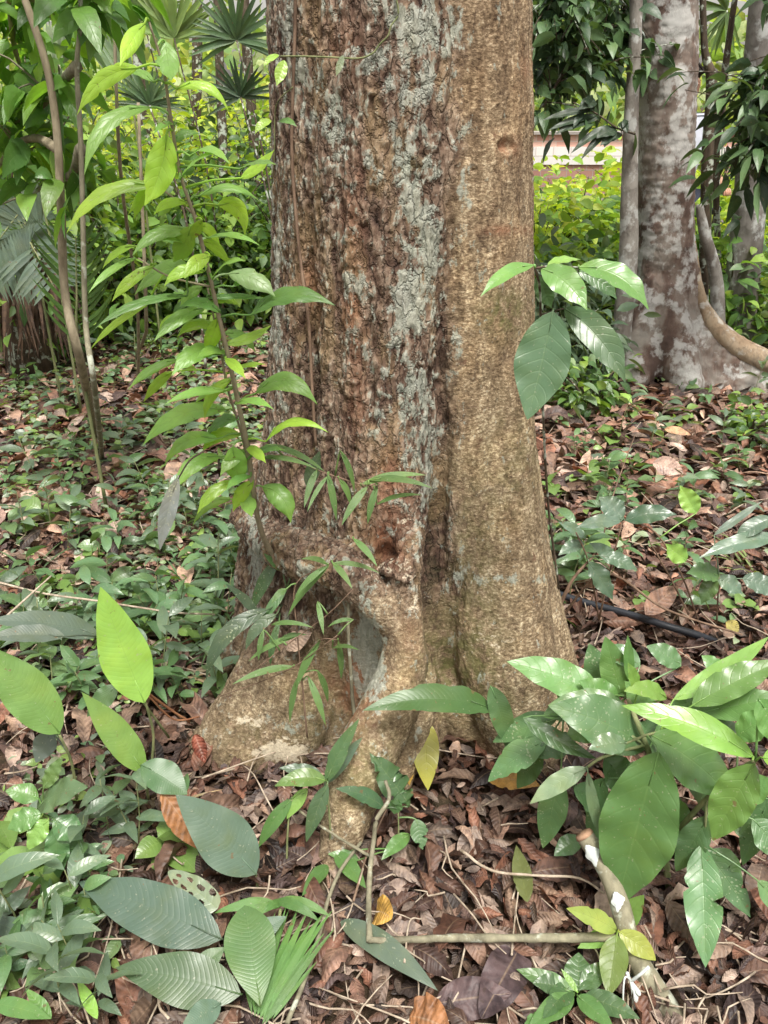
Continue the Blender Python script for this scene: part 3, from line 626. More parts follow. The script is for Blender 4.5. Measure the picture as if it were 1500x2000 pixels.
# big-leaved sprig in front of the right side of the trunk
plant('leafy_sprig','sprig with big glossy dark green leaves beside the right edge of the trunk','sprig',P(1062,800,1.62),
 [(1042,518,938,580,30,14,1.40,1.32,MG,{'face':.5}),(1058,524,1147,606,56,12,1.40,1.33,MG,{'face':.6}),(1070,520,1136,508,24,6,1.44,1.5,LG,{'face':.3}),(1130,522,1267,606,44,24,1.42,1.36,MG,{'face':.4}),
  (1130,530,1205,585,34,8,1.46,1.44,DG,{}),(1080,608,1030,820,112,-6,1.36,1.30,(0.085,0.17,0.085),{'face':.95,'shape':0,'wave':.06,'nu':22,'nv':10}),(1102,602,1222,748,62,16,1.38,1.30,(0.085,0.17,0.07),{'face':.7}),(1050,540,1078,602,36,0,1.47,1.47,DG,{'face':.9})],
 [([(1092,1150,1.75),(1072,1000,1.72),(1062,840,1.63),(1058,700,1.55),(1056,620,1.46),(1054,560,1.42),(1045,524,1.40)],0.003,0.002),([(1045,524,1.4),(1075,520,1.4),(1130,522,1.42)],0.002,0.0014),([(1056,615,1.45),(1080,608,1.38),(1104,602,1.38)],0.0018,0.0014)],
 M['glossy'],M['stem_dark'],shape=1,fold=.18)
# bamboo-like creeper on the trunk front
BL=(0.12,0.22,0.07)
def bam(lst,Yf,col=BL):
    out=[]
    for k,(a,b_,c,d,w) in enumerate(lst):
        y=Yf(b_); out.append((a,b_,c,d,w*.95,4+abs(c-a)*0.05,y,y-0.03+0.03*math.sin(k*2.1),col,{'face':.6}))
    return out
plant('bamboo_seedling','bamboo shoot with narrow leaves hanging before the trunk, upper of two','bamboo',P(640,1100,1.5),
 bam([(512,895,618,916,11),(520,868,635,922,13),(619,918,594,992,15),(640,925,657,1017,15),(662,935,684,987,13),(718,950,667,1027,17),(737,948,718,1024,15),(705,948,832,928,16),(720,938,845,954,15),(737,985,825,967,10),(665,880,692,962,12),(640,930,600,1000,10)],lambda y:1.50),
 [([(512,893,1.56),(560,890,1.54),(620,918,1.51),(660,932,1.50),(705,946,1.50),(740,948,1.49)],0.0018,0.0011)],M['blade'],M['twigd'],shape=2,fold=.12,wave=.04)
plant('bamboo_seedling','bamboo shoot with narrow leaves and fine twigs spreading over the root alcove, lower of two','bamboo',P(600,1420,1.42),
 bam([(640,1105,575,1168,13),(640,1108,562,1204,15),(650,1100,688,1150,14),(640,1103,588,1092,12),(650,1100,742,1120,11),(690,1052,737,1107,14),(560,1150,530,1180,14),
  (580,1242,485,1292,13),(575,1302,453,1337,15),(625,1252,578,1347,17),(620,1310,640,1372,13),(602,1322,636,1417,15),(582,1322,566,1412,13),(660,1250,666,1327,13),(650,1266,702,1270,10),(530,1220,612,1226,11),(545,1252,600,1240,11),(620,1175,632,1240,12),(515,1230,505,1290,12),(690,1210,640,1225,9)],lambda y:1.46),
 [([(600,1440,1.42),(590,1330,1.45),(580,1230,1.46),(578,1140,1.47),(640,1104,1.47),(690,1052,1.48)],0.002,0.001),([(470,1330,1.46),(560,1260,1.45),(640,1200,1.44),(690,1150,1.46)],0.0014,0.001),([(430,1360,1.45),(560,1310,1.45),(660,1240,1.44)],0.0012,0.0009),([(660,1250,1.45),(625,1250,1.45),(590,1290,1.45)],0.001,0.001)],M['blade'],M['twigd'],shape=2,fold=.12,wave=.04)
# pale hanging root beside the alcove
t=thing('hanging_root','pale thin aerial root hanging down in the root alcove','root',P(690,1400,1.5))
A=Acc(); v=tube([P(682,1150,1.51),P(680,1230,1.5),P(685,1310,1.49),P(690,1380,1.49),P(702,1440,1.48)],[.004,.0042,.004,.0045,.004],8,4); A.add(*v); build(A,'strand',M['stem_grey'],t)
# strap-leaved epiphyte at left foot
plant('strap_leaf_plant','dark spotted strap-leaved plant at the left foot of the big trunk','plant',P(540,1240,1.6),
 [(524,1190,403,1328,34,34,1.56,1.48,(0.06,0.10,0.055),{}),(505,1205,440,1140,20,4,1.58,1.56,(0.08,0.12,0.08),{}),(540,1200,480,1270,24,14,1.54,1.5,(0.07,0.11,0.06),{}),(560,1150,508,1232,20,8,1.6,1.55,DG,{}),(575,1110,515,1080,22,-8,1.62,1.6,DG,{}),(545,1215,528,1300,16,8,1.54,1.5,DG,{}),(545,1090,490,1200,26,6,1.66,1.62,DG,{}),(600,950,625,880,30,0,1.58,1.6,(0.04,0.07,0.03),{})],
 [([(560,1230,1.62),(545,1205,1.6),(560,1150,1.62)],0.004,0.003)],M['speck'],M['stem_dark'],shape=2)
# vines on the upper trunk
t=thing('climbing_vine','thin brown vine running down the left front of the big trunk','vine',P(600,860,1.6))
def onb(px,py,e=0.0): # point on the bark front, computed from the trunk profile
    for Y in np.arange(1.45,1.95,0.004):
        p=P(px,py,Y); X0=np.interp(p[2],zt,(xl+xr)/2); hw=np.interp(p[2],zt,(xr-xl)/2)
        if ((p[0]-X0)/hw)**2+((p[1]-YA)/(hw*0.93))**2<1.06: return P(px,py,Y-e)
    return P(px,py,1.85)
A=Acc(); v=tube([onb(a,b_,0.006) for a,b_ in [(577,-60),(576,60),(572,180),(570,300),(578,420),(588,520),(602,620),(608,720),(612,800),(617,870)]],0.0034,8,5); A.add(*v); build(A,'strand',M['twigd'],t)
t=plant('tendril','thin green tendril with heart leaves crossing the top of the big trunk','vine',onb(560,112),
 [(556,118,540,168,24,0,1.64,1.62,YG,{'face':.9}),(545,108,515,130,12,4,1.64,1.62,YG,{}),(670,108,656,150,14,0,1.56,1.55,(0.2,0.26,0.15),{'face':.9}),(545,238,580,248,12,6,1.66,1.64,MG,{}),(530,236,498,262,16,6,1.62,1.6,YG,{})],[],M['leaf'],M['stem_green'])
A=Acc(); v=tube([onb(a,b_,0.012) for a,b_ in [(548,110),(590,110),(650,112),(700,114),(728,104),(742,86),(758,70),(764,50),(778,26),(770,-20)]],0.0016,6,5); A.add(*v)
v=tube([onb(a,b_,0.012) for a,b_ in [(572,170),(545,195),(537,225),(536,300),(530,380)]],0.0012,6,5); A.add(*v); build(A,'stem',M['stem_green'],t)
# ------------------------------------------------------------------ bottom right shrub
S1=(0.13,0.27,0.08); S2=(0.11,0.22,0.09); S3=(0.22,0.42,0.07)
plant('broadleaf_shrub','broad-leaved shrub with big green leaves crowding the right foot of the tree','shrub',G(1300,1720),
 [(1290,1500,1200,1540,56,4,1.2,1.2,S1,{}),(1400,1520,1470,1600,56,4,1.12,1.1,S1,{}),(1350,1400,1440,1330,54,4,1.2,1.2,S1,{}),(1210,1380,1130,1330,52,4,1.26,1.28,S1,{}),(1390,1660,1450,1720,50,2,1.14,1.1,S1,{}),(1140,1420,1085,1350,46,4,1.3,1.3,S1,{}),(1300,1560,1350,1640,54,2,1.17,1.15,S1,{}),(1330,1300,1262,1262,44,4,1.3,1.32,S2,{}),(1420,1330,1370,1280,40,4,1.25,1.28,S1,{}),(1150,1380,1060,1400,54,6,1.3,1.3,S1,{}),(1190,1420,1105,1440,60,6,1.22,1.22,S1,{}),(1270,1400,1220,1330,54,4,1.24,1.27,S1,{}),(1320,1420,1350,1350,54,4,1.24,1.26,S2,{}),(1440,1440,1520,1400,60,6,1.1,1.08,S1,{}),(1440,1560,1520,1530,60,6,1.1,1.08,S1,{}),(1470,1600,1530,1680,60,4,1.08,1.04,S2,{'mat':M['speck']}),(1180,1520,1150,1600,50,2,1.2,1.2,S2,{'mat':M['speck']}),(1420,1600,1500,1640,50,4,1.12,1.1,DG,{}),(1030,1430,985,1480,40,2,1.32,1.32,S2,{'mat':M['speck']}),(1060,1470,1010,1540,46,2,1.3,1.3,DG,{}),(1480,1720,1530,1790,40,2,1.05,1.02,S2,{}),(1178,1362,990,1292,72,8,1.28,1.32,S1,{'mat':M['speck']}),(1182,1352,1150,1256,56,0,1.33,1.38,S2,{'mat':M['speck'],'face':.9}),(1215,1362,1182,1243,62,0,1.28,1.32,S1,{'face':.8}),(1230,1330,1226,1240,22,0,1.28,1.3,S1,{'face':.5}),
 (1246,1347,1226,1294,26,0,1.22,1.2,LG,{}),(1302,1364,1218,1350,38,12,1.22,1.2,(0.16,0.28,0.06),{}),(1316,1366,1502,1243,44,-12,1.2,1.22,LG,{'face':.7}),(1352,1378,1530,1290,64,6,1.16,1.18,(0.13,0.25,0.06),{}),(1372,1392,1540,1362,62,4,1.18,1.15,S1,{}),
 (1472,1478,1214,1378,62,18,1.02,1.10,S3,{'face':.6}),(1232,1392,1070,1378,58,14,1.22,1.24,(0.13,0.22,0.09),{}),(1262,1462,1072,1380,104,16,1.18,1.2,S2,{'mat':M['speck'],'face':.7}),(1222,1452,1150,1463,46,6,1.10,1.08,(0.13,0.21,0.11),{'shape':0}),
 (1272,1436,1428,1562,104,14,1.14,1.1,S1,{'face':.7}),(1280,1440,1400,1370,70,0,1.2,1.22,S1,{}),(1286,1468,1206,1768,150,8,1.10,1.04,(0.12,0.245,0.075),{'face':.85,'shape':0,'nu':22,'nv':10}),(1474,1492,1392,1642,84,4,1.0,0.98,(0.16,0.29,0.07),{'face':.9,'shape':0}),
 (1386,1594,1320,1702,58,4,1.12,1.1,S2,{'face':.9}),(1370,1650,1378,1890,78,4,1.10,1.02,S2,{'mat':M['speck'],'face':.9,'shape':0,'bite':.5}),(1372,1655,1466,1792,56,6,1.12,1.05,S2,{'mat':M['speck'],'face':.9,'bite':.5}),
 (1090,1402,962,1450,50,6,1.30,1.34,S2,{'mat':M['speck']}),(1074,1442,953,1527,56,8,1.28,1.27,S2,{'mat':M['speck']}),(1146,1500,1035,1570,40,6,1.14,1.12,(0.21,0.29,0.17),{}),(1148,1508,1178,1645,24,-4,1.13,1.1,(0.15,0.22,0.13),{}),
 (1095,1515,1060,1657,58,0,1.22,1.2,S2,{'mat':M['speck'],'face':.9}),(1120,1540,1192,1592,58,6,1.2,1.2,S2,{'mat':M['speck']}),(1145,1588,1190,1650,50,0,1.22,1.22,S2,{'mat':M['speck']}),(1135,1638,1082,1672,40,4,1.22,1.2,S2,{}),
 (1022,1402,1165,1482,38,-8,1.24,1.18,DG,{}),(1480,1365,1520,1455,60,4,1.02,1.0,S1,{}),(1490,1480,1560,1500,50,6,.98,.96,S3,{}),(1500,1560,1450,1690,50,4,1.1,1.08,S2,{'mat':M['speck']}),(1250,1300,1180,1265,44,4,1.3,1.33,S2,{}),
 (1180,1480,1240,1560,70,4,1.22,1.2,DG,{}),(1330,1560,1270,1640,60,4,1.2,1.2,DG,{}),(1240,1420,1330,1480,70,4,1.24,1.22,DG,{}),(1350,1440,1450,1420,50,6,1.2,1.2,DG,{}),(1120,1440,1050,1480,54,4,1.27,1.26,DG,{}),(1330,1480,1420,1620,60,4,1.18,1.17,DG,{})],
 [([(1330,1900,1.10),(1310,1760,1.16),(1290,1600,1.18),(1275,1500,1.17),(1262,1455,1.17),(1240,1400,1.2),(1225,1360,1.26)],0.009,0.004),([(1300,1650,1.17),(1380,1560,1.12),(1450,1500,1.03),(1476,1486,1.0)],0.006,0.003),([(1222,1452,1.1),(1262,1436,1.13),(1290,1430,1.16)],0.002,0.003),([(1145,1500,1.14),(1180,1478,1.15),(1262,1455,1.17)],0.0025,0.0035),([(1262,1455,1.17),(1180,1410,1.22),(1100,1400,1.26)],0.004,0.002),([(1380,1560,1.12),(1376,1650,1.11)],0.003,0.002)],
 M['glossy'],M['stem_green'],shape=0,fold=.16,wave=.10)
plant('arching_leaf_plant','single large arching leaf held across the foot of the central root','plant',G(985,1480),
 [(966,1386,708,1388,60,28,1.36,1.30,(0.07,0.15,0.045),{'face':.55,'nu':22}),(958,1340,990,1462,46,8,1.37,1.33,S2,{'face':.8})],[([(1000,1500,1.40),(985,1430,1.38),(966,1386,1.37)],0.003,0.002)],M['prayer'],M['stem_green'],shape=2,fold=.14)
plant('young_shoot','small shoot with five yellow green leaves beside the cut stem','shoot',G(1215,1900),
 [(1205,1818,1106,1774,42,5,1.0,.98,(0.42,0.52,0.14),{}),(1209,1820,1281,1876,44,5,.99,.97,(0.40,0.47,0.10),{}),(1205,1826,1188,1947,58,0,.98,.95,(0.25,0.36,0.10),{'face':.95}),(1204,1822,1128,1852,34,4,1.01,1.0,LG,{}),(1208,1812,1258,1748,46,0,1.02,1.03,LG,{'face':.9})],
 [([(1225,1880,.98),(1212,1840,1.0),(1206,1820,1.0)],0.002,0.0015)],M['bright'],M['stem_green'],shape=0,face=.85,wave=.05)
plant('low_herb','low dark green herb at the bottom edge in front of the stem','herb',G(1125,1990),
 [(1120,1940,1008,1893,38,4,.95,.97,S1,{}),(1120,1945,1030,2010,44,4,.94,.9,S1,{}),(1128,1945,1200,2012,38,4,.94,.9,S1,{}),(1128,1938,1096,1892,14,0,.94,.95,LG,{}),(1115,1925,1060,1990,44,4,.97,.94,DG,{}),(1130,1935,1130,1860,60,0,.97,1.0,DG,{}),(1135,1930,1190,1880,40,4,.97,.98,DG,{}),(1140,1945,1250,1990,44,4,.95,.93,DG,{}),(1100,1930,1040,1920,40,4,.98,.98,DG,{}),(1070,1985,1010,2030,40,2,.95,.92,S1,{})],
 [([(1128,2040,.93),(1124,1980,.94),(1124,1940,.95)],0.0025,0.002)],M['leaf'],M['stem_green'],shape=2)
# cut stem with paint and string
def cut_stem():
    t=thing('cut_stem','leaning cut stem with lichen and a dab of white paint on top','stump',G(1340,2020))
    pts=[P(1352,2060,.86),P(1318,1990,.90),P(1262,1905,.95),(P(1230,1840,.99)),P(1212,1770,1.03),P(1185,1700,1.07),P(1142,1632,1.11)]
    rr=[.021,.0215,.022,.020,.019,.0185,.018]
    A=Acc(); v=tube(pts,rr,20,8); V=v[0]+norm(v[0]-v[0].mean(0))*0.003*fbm(v[0]*40,3)[:,None]; A.add(V,v[1],v[2]); build(A,'stem',M['stem_grey'],t)
    b=NB('cut_wood'); tc=b.n('ShaderNodeTexCoord'); n=b.noise(tc.outputs['Object'],90,4)
    mw=b.out(b.pbsdf(b.mix(n,(0.16,0.08,0.05),(0.52,0.34,0.22)),.8,b.bump(n,.6,.003),.2))
    A=Acc(); d=norm(pts[-1]-pts[-2]); v=tube([pts[-1]-d*.001,pts[-1]+d*.006,pts[-1]+d*.007],[.019,.0165,.004],16,1); A.add(*v); build(A,'cut_face',mw,t)
    wp=NB('white_paint'); tc=wp.n('ShaderNodeTexCoord'); n=wp.noise(tc.outputs['Object'],60,4); mp=wp.out(wp.pbsdf(wp.mix(n,(0.42,0.46,0.44),(0.66,0.70,0.68)),.6,None,.3))
    M['white']=mp
    # paint dab: a patch of shell just proud of the stem
    def dab(c0,c1,r,a0,a1,nm):
        ax=norm(c1-c0); tocam=norm(CAM-c0); s=norm(np.cross(ax,tocam)); f=np.cross(s,ax)
        nu,nv=14,12; VV=[]
        for i in range(nu+1):
            for j in range(nv+1):
                u=i/nu; w=j/nv-.5
                k=math.sqrt(max(0,1-(2*u-1)**2))*(0.85+0.15*math.sin(i*.9))
                an=(a0+a1)/2+(a1-a0)*w*k
                VV.append(c0+(c1-c0)*(u+.06*math.sin(j*1.9))+(s*math.sin(an)+f*math.cos(an))*(r+.0008*k))
        i=np.arange(nu)[:,None]*(nv+1)+np.arange(nv)[None]
        A=Acc(); A.add(np.array(VV),np.stack([i,i+1,i+nv+2,i+nv+1],-1).reshape(-1,4)); build(A,nm,mp,t)
    dab(P(1172,1683,1.085),P(1140,1642,1.10),.0205,-.9,.7,'paint_dab'); dab(P(1212,1775,1.03),P(1195,1735,1.05),.0215,-.6,.8,'paint_dab')
    s=thing('string','white string knotted round the lichen covered stem','string',P(1240,1915,.93))
    A=Acc(); c=P(1252,1898,.96); ax=norm(P(1262,1905,.95)-P(1230,1840,.99)); sd=norm(np.cross(ax,[0,0,1])); fr=np.cross(sd,ax)
    for o_ in (0,.004,.008):
        ring=[c+ax*(o_+.004*math.sin(k))+(sd*math.cos(a)+fr*math.sin(a))*.0245 for k,a in enumerate(np.linspace(0,6.6,22))]
        v=tube(ring,.0017,6,1); A.add(*v)
    build(A,'loop',mp,s)
    A=Acc(); kn=P(1232,1915,.915)
    for pts2,r in (([kn,P(1240,1945,.90),P(1238,1968,.895)],[.003,.0065,.004]),([kn,P(1222,1908,.91),P(1218,1925,.9),P(1216,1975,.885),P(1212,2060,.87)],.0016),([P(1268,1888,.915),P(1248,1905,.91),kn,P(1225,1900,.915)],.003),([kn,P(1246,1938,.9),P(1250,1945,.895)],[.002,.005,.002])):
        v=tube(pts2,r,8,4); A.add(*v)
    build(A,'knot',mp,s)
cut_stem()
def stick(name,label,lst,mat,cat='branch',group=None):
    """lst of ([(px,py,Y)...], r0, r1)"""
    q0=P(*lst[0][0][0]); t=thing(name,label,cat,q0,group)
    for i,(pts,r0,r1) in enumerate(lst):
        q=[P(*a) for a in pts]; q=[G(a[0],a[1],.085) if p[2]<.085 else p for p,a in zip(q,pts)]; A=Acc(); v=tube(q,np.linspace(r0,r1,len(q)),10,6)
        V=v[0]+0.35*(r0+r1)/2*fbm(v[0]*70,3)[:,None]; A.add(V,v[1],v[2]); build(A,'branch' if i==0 else 'side_twig',mat,t)
stick('fallen_branch','lichen-grey branch lying level toward the cut stem with an upright end',[([(1200,1828,1.03),(1120,1832,1.05),(1000,1832,1.07),(880,1832,1.08),(790,1836,1.09),(720,1836,1.10)],.0095,.0055),([(722,1838,1.10),(720,1780,1.13),(722,1710,1.16),(730,1640,1.19),(736,1600,1.20),(760,1560,1.22),(752,1525,1.24)],.0062,.004),([(722,1672,1.18),(660,1635,1.2),(600,1595,1.23),(560,1560,1.26)],.0035,.0022)],M['stem_grey'])
stick('slanting_stick','grey stick slanting down past the pleated palm seedling',[([(705,1645,1.22),(665,1700,1.17),(640,1760,1.12),(628,1810,1.08),(600,1900,1.0),(560,2000,.93)],.0035,.0045)],M['stem_grey'],'stick')
stick('pale_twig','pale forked twig standing at the bottom left edge',[([(330,1990,.86),(310,1960,.9),(312,1890,.94),(298,1840,.97)],.0026,.0014),([(310,1960,.9),(335,1920,.92),(352,1855,.96)],.0022,.0012)],M['twig'],'twig')
stick('thin_twig','thin dark upright twig left of the fallen branch knee',[([(690,1760,1.16),(720,1660,1.2),(755,1580,1.25)],.0024,.0016)],M['twigd'],'twig')
stick('long_twig','long pale twig lying on the leaves right of the centre',[([(900,1660,1.26),(960,1700,1.23),(1050,1710,1.215),(1130,1715,1.20),(1180,1745,1.18)],.003,.0022)],M['twig'],'twig')
stick('root_twig','thin curved brown twig reaching from the left foot over the litter',[([(790,1880,1.04),(800,1800,1.1),(825,1795,1.1)],.0022,.001)],M['twig'],'twig')
stick('reddish_stalk','reddish bare stalk leaning behind the yellow green leaf',[([(215,1280,1.36),(260,1330,1.40),(310,1370,1.44),(370,1410,1.5)],.0035,.0028),([(290,1360,1.42),(340,1405,1.45),(390,1400,1.5)],.0022,.002)],stem_material('reddish_stalk',(0.2,0.08,0.04),(0.4,0.2,0.1)),'stalk')
# ------------------------------------------------------------------ bottom left broad leaves
plant('prayer_plant','broad pleated-leaf plant at the left edge with one upright yellow green leaf','plant',G(285,1500),
 [(282,1372,196,1146,96,-4,1.32,1.36,BR,{'face':.95,'wave':.04}),(196,1242,-30,1214,50,14,1.38,1.3,(0.14,0.19,0.15),{'face':.4}),(126,1243,-30,1248,36,8,1.28,1.24,(0.14,0.19,0.15),{'face':.4}),(116,1432,-36,1258,92,6,1.22,1.25,(0.15,0.28,0.07),{'face':.85}),
  (282,1507,160,1352,60,4,1.30,1.34,(0.15,0.27,0.06),{'face':.85}),(276,1494,366,1552,66,6,1.28,1.24,(0.07,0.14,0.06),{'shape':0}),(100,1430,70,1490,46,0,1.28,1.24,(0.10,0.14,0.11),{}),(60,1380,110,1440,40,0,1.3,1.28,DG,{}),(230,1340,170,1400,40,4,1.4,1.36,DG,{})],
 [([(290,1540,1.36),(300,1440,1.36),(284,1372,1.33)],.0035,.0025),([(290,1560,1.34),(285,1530,1.32),(280,1507,1.31)],.0035,.0025),([(150,1560,1.26),(140,1490,1.24),(116,1434,1.22)],.0035,.0025),([(330,1440,1.42),(250,1330,1.36),(196,1244,1.38)],.003,.002)],
 M['prayer'],M['stem_green'],shape=2,fold=.12,wave=.05)
plant('blue_green_leaf_plant','three blue green broad leaves spreading over the litter, bottom left','plant',G(505,1900),
 [(500,1707,343,1552,104,6,1.14,1.16,BG,{'face':.9}),(432,1834,152,1722,106,8,1.06,1.08,(0.085,0.135,0.10),{'face':.85,'nu':20}),(470,1942,226,1890,96,10,.96,1.0,(0.085,0.155,0.07),{'face':.85,'nu':20}),(508,1965,478,1768,104,8,.97,1.0,(0.11,0.21,0.075),{'face':.85,'shape':3}),
  (470,1850,560,1790,44,4,1.04,1.06,BG,{}),(380,1900,440,1850,40,2,1.05,1.04,DG,{}),(430,1960,350,2020,50,4,.96,.9,BG,{})],
 [([(505,1990,.98),(470,1900,1.03),(434,1836,1.06)],.0035,.0025),([(500,1830,1.12),(505,1760,1.13),(500,1709,1.14)],.0035,.0025),([(505,2000,.96),(485,1960,.96),(470,1944,.96)],.0035,.0025)],
 M['prayer'],M['stem_green'],shape=2,fold=.10,wave=.05,hmin=.14)
pl=[(545,1772,428,1778,46,14,1.05,1.05),(540,1760,636,1795,44,16,1.06,1.04),(500,1985,548,1775,30,6,.95,1.04),(505,1985,590,1785,34,8,.95,1.03),(515,1985,620,1790,30,8,.94,1.02),(520,1990,645,1815,26,8,.93,.99),(510,1990,640,1780,28,14,.97,1.05),(500,1980,575,1770,24,6,.98,1.06),(495,1980,470,1800,24,6,.98,1.06),(530,1990,610,1880,20,6,.93,.95),(550,1765,500,1790,36,10,1.06,1.02),(515,2000,600,1850,24,4,.92,.96)]
pl=[(a+ox*.3,b_,c+ox*1.2,d+oy,w*.48,s_,y,y2) for a,b_,c,d,w,s_,y,y2 in pl for ox,oy in ((-9,6),(9,-4))]
plant('palm_seedling','pleated grassy palm seedling with arching ribbed blades near the bottom','palm',G(515,1990),[(a,b_,c,d,w,s,y,y2,(0.12,0.25,0.07),{'nopet':True}) for a,b_,c,d,w,s,y,y2 in pl],[([(505,2030,.92),(512,1990,.94),(530,1900,.99),(548,1775,1.05)],.004,.003)],M['blade'],M['stem_green'],shape=2,fold=.15,pleat=.10,nv=18,face=.7,hmin=.10)
plant('chewed_leaf','pale insect eaten leaf full of holes above the blue green leaves','leaf',P(335,1705,1.18),[(425,1775,328,1702,50,6,1.14,1.16,(0.30,0.38,0.26),{'hole':[(.25,-.45,.06,.16),(.38,.4,.07,.2),(.45,-.5,.05,.22),(.6,.45,.06,.2),(.62,-.4,.07,.15),(.8,.3,.05,.2),(.78,-.6,.06,.3),(.2,.7,.06,.25)],'nv':28,'nu':44,'nopet':True,'hmin':.13})],[],M['leaf'],M['stem_green'],shape=4,face=.9)
plant('torn_leaf_herb','long torn-edged leaf plant at the left edge','herb',G(-10,1900),[(-20,1868,222,1782,44,8,1.02,1.04,(0.11,0.19,0.10),{'bite':.8}),(-20,1800,110,1850,40,6,1.05,1.03,BG,{}),(0,1790,60,1730,30,2,1.05,1.08,BG,{}),(-10,1960,100,1990,36,6,.95,.93,S1,{}),(100,1990,50,1930,26,0,.95,.97,S1,{}),(190,1990,150,1910,24,0,.93,.96,BR,{})],[],M['leaf'],M['stem_green'],shape=2,face=.8,hmin=.11)
plant('quilted_leaf_seedling','glossy quilted-leaf seedling catching the light at the left','seedling',G(110,1690),
 [(72,1582,172,1538,62,14,1.2,1.16,(0.13,0.21,0.10),{'shape':0}),(85,1540,122,1478,30,0,1.2,1.22,(0.14,0.24,0.08),{}),(75,1560,10,1545,40,6,1.2,1.2,S1,{}),(80,1590,15,1620,44,6,1.18,1.16,S1,{}),(105,1600,160,1640,52,4,1.17,1.15,S2,{}),(110,1610,115,1715,48,4,1.16,1.12,S2,{'face':.9}),(95,1600,55,1660,40,4,1.17,1.14,LG,{}),(140,1610,150,1700,40,4,1.18,1.14,S2,{})],
 [([(118,1740,1.14),(105,1660,1.17),(84,1580,1.2)],.003,.002)],M['glossy'],M['stem_green'],shape=0,fold=.1,wave=.2)
plant('ginger_seedling','upright herb with pointed leaves in front of the central root','herb',G(642,1720),
 [(638,1526,702,1403,34,6,1.24,1.28,(0.10,0.19,0.085),{'face':.8}),(634,1530,708,1440,30,2,1.27,1.3,BG,{'face':.8}),(636,1524,536,1536,36,14,1.24,1.22,(0.15,0.27,0.07),{}),(640,1532,598,1645,34,4,1.23,1.18,(0.09,0.17,0.08),{'face':.9}),(630,1520,545,1500,30,6,1.27,1.27,BG,{}),(570,1560,505,1655,30,6,1.24,1.2,S1,{'face':.9}),(600,1540,560,1600,26,2,1.25,1.22,LG,{})],
 [([(645,1710,1.20),(645,1620,1.22),(638,1526,1.24)],.003,.002),([(560,1700,1.2),(562,1620,1.22),(570,1560,1.24)],.0025,.002)],M['leaf'],M['stem_green'],shape=2,fold=.2)
plant('small_herb','small herb with a torn leaf left of the standing twig','herb',G(760,1680),
 [(750,1578,655,1540,32,10,1.25,1.24,(0.07,0.14,0.07),{}),(800,1575,722,1470,60,4,1.25,1.3,(0.07,0.14,0.055),{'bite':1.2,'face':.9}),(775,1560,770,1590,30,0,1.25,1.25,S2,{}),(800,1630,745,1680,30,6,1.24,1.2,S1,{}),(812,1600,826,1660,36,2,1.24,1.2,S2,{'bite':.8}),(655,1665,715,1735,36,4,1.2,1.16,S1,{}),(640,1690,590,1750,30,4,1.2,1.16,S1,{}),(700,1680,640,1668,24,4,1.2,1.2,S1,{})],
 [([(770,1700,1.22),(778,1640,1.23),(778,1580,1.25)],.002,.0015)],M['leaf'],M['stem_green'],shape=2,fold=.2)
plant('spotted_leaf_plant','spotted grey green leaf bowed under the fallen branch','leaf',P(665,1790,1.1),[(665,1800,855,1935,52,16,1.09,.98,(0.12,0.17,0.12),{'mat':M['speck'],'face':.8})],[],M['speck'],M['stem_green'],shape=2)
# loose leaves that read on their own
def loose(name,label,args,mat='litter',**kw):
    a=args; t=plant(name,label,'leaf',P(a[0],a[1],a[6]),[tuple(a)+({'nopet':True,**kw},)],[],M[mat],M['twigd'])
loose('fallen_leaf','yellow green mottled leaf leaning upright between the roots',(828,1404,836,1544,56,2,1.475,1.42,(0.5,0.48,0.07)),'leaf',face=1,shape=2,fold=.03,sagdir=(0,-1,0))
loose('fallen_leaf','small ochre leaf tucked behind the yellow leaf',(795,1480,800,1535,24,0,1.46,1.43,(0.5,0.33,0.08)),face=.9)
loose('fallen_leaf','olive green leaf standing among dead leaves right of centre',(1030,1762,1008,1650,40,0,1.17,1.22,(0.2,0.24,0.08)),'leaf',face=.95,shape=2)
loose('fallen_leaf','orange brown leaf lying under the shrub at the tree foot',(955,1525,1055,1535,44,10,1.42,1.40,(0.42,0.26,0.08)),face=.6,shape=0)
loose('fallen_leaf','ochre round leaf behind the standing twig',(735,1780,765,1795,64,6,1.13,1.09,(0.42,0.27,0.06)),face=.9,shape=4)
loose('fallen_leaf','large dark purplish dead leaf at the bottom centre',(1010,1860,940,1990,90,4,1.0,.93,(0.085,0.06,0.065)),face=.9,shape=4,wave=.2)
loose('fallen_leaf','dark slate leaf near the bottom edge',(850,1960,1000,1940,80,2,.95,.94,(0.09,0.065,0.07)),face=.9,shape=0,wave=.2)
loose('fallen_leaf','rust orange broad leaf curling at the bottom edge',(800,1985,880,2015,90,10,.93,.9,(0.36,0.17,0.08)),face=.8,shape=0,wave=.3)
loose('fallen_leaf','large orange brown leaf under the blue green leaves',(315,1545,400,1665,60,4,1.24,1.18,(0.30,0.15,0.06)),face=.9,shape=0)
loose('fallen_leaf','red brown curled leaf at the left root',(380,1435,400,1490,40,4,1.46,1.42,(0.28,0.10,0.07)),face=.9,shape=0,wave=.4,curl=1.4)
loose('fallen_leaf','grey brown folded dead leaf lodged on the buttress',(560,1270,610,1235,40,4,1.6,1.6,(0.36,0.29,0.24)),face=.8,shape=0)
loose('fallen_leaf','pale sandy leaf on the litter at right behind the trunk',(1275,905,1335,925,40,4,2.9,2.85,(0.55,0.42,0.36)),face=.8,shape=0)
loose('fallen_leaf','long tan leaf at right near the buttressed tree',(1298,838,1350,850,16,2,3.4,3.35,(0.5,0.33,0.2)),face=.6,shape=2)
loose('fallen_leaf','broad brown leaf tilted beside the black pipe',(1260,1200,1325,1145,46,2,2.05,2.15,(0.24,0.15,0.11)),face=.9,shape=0)
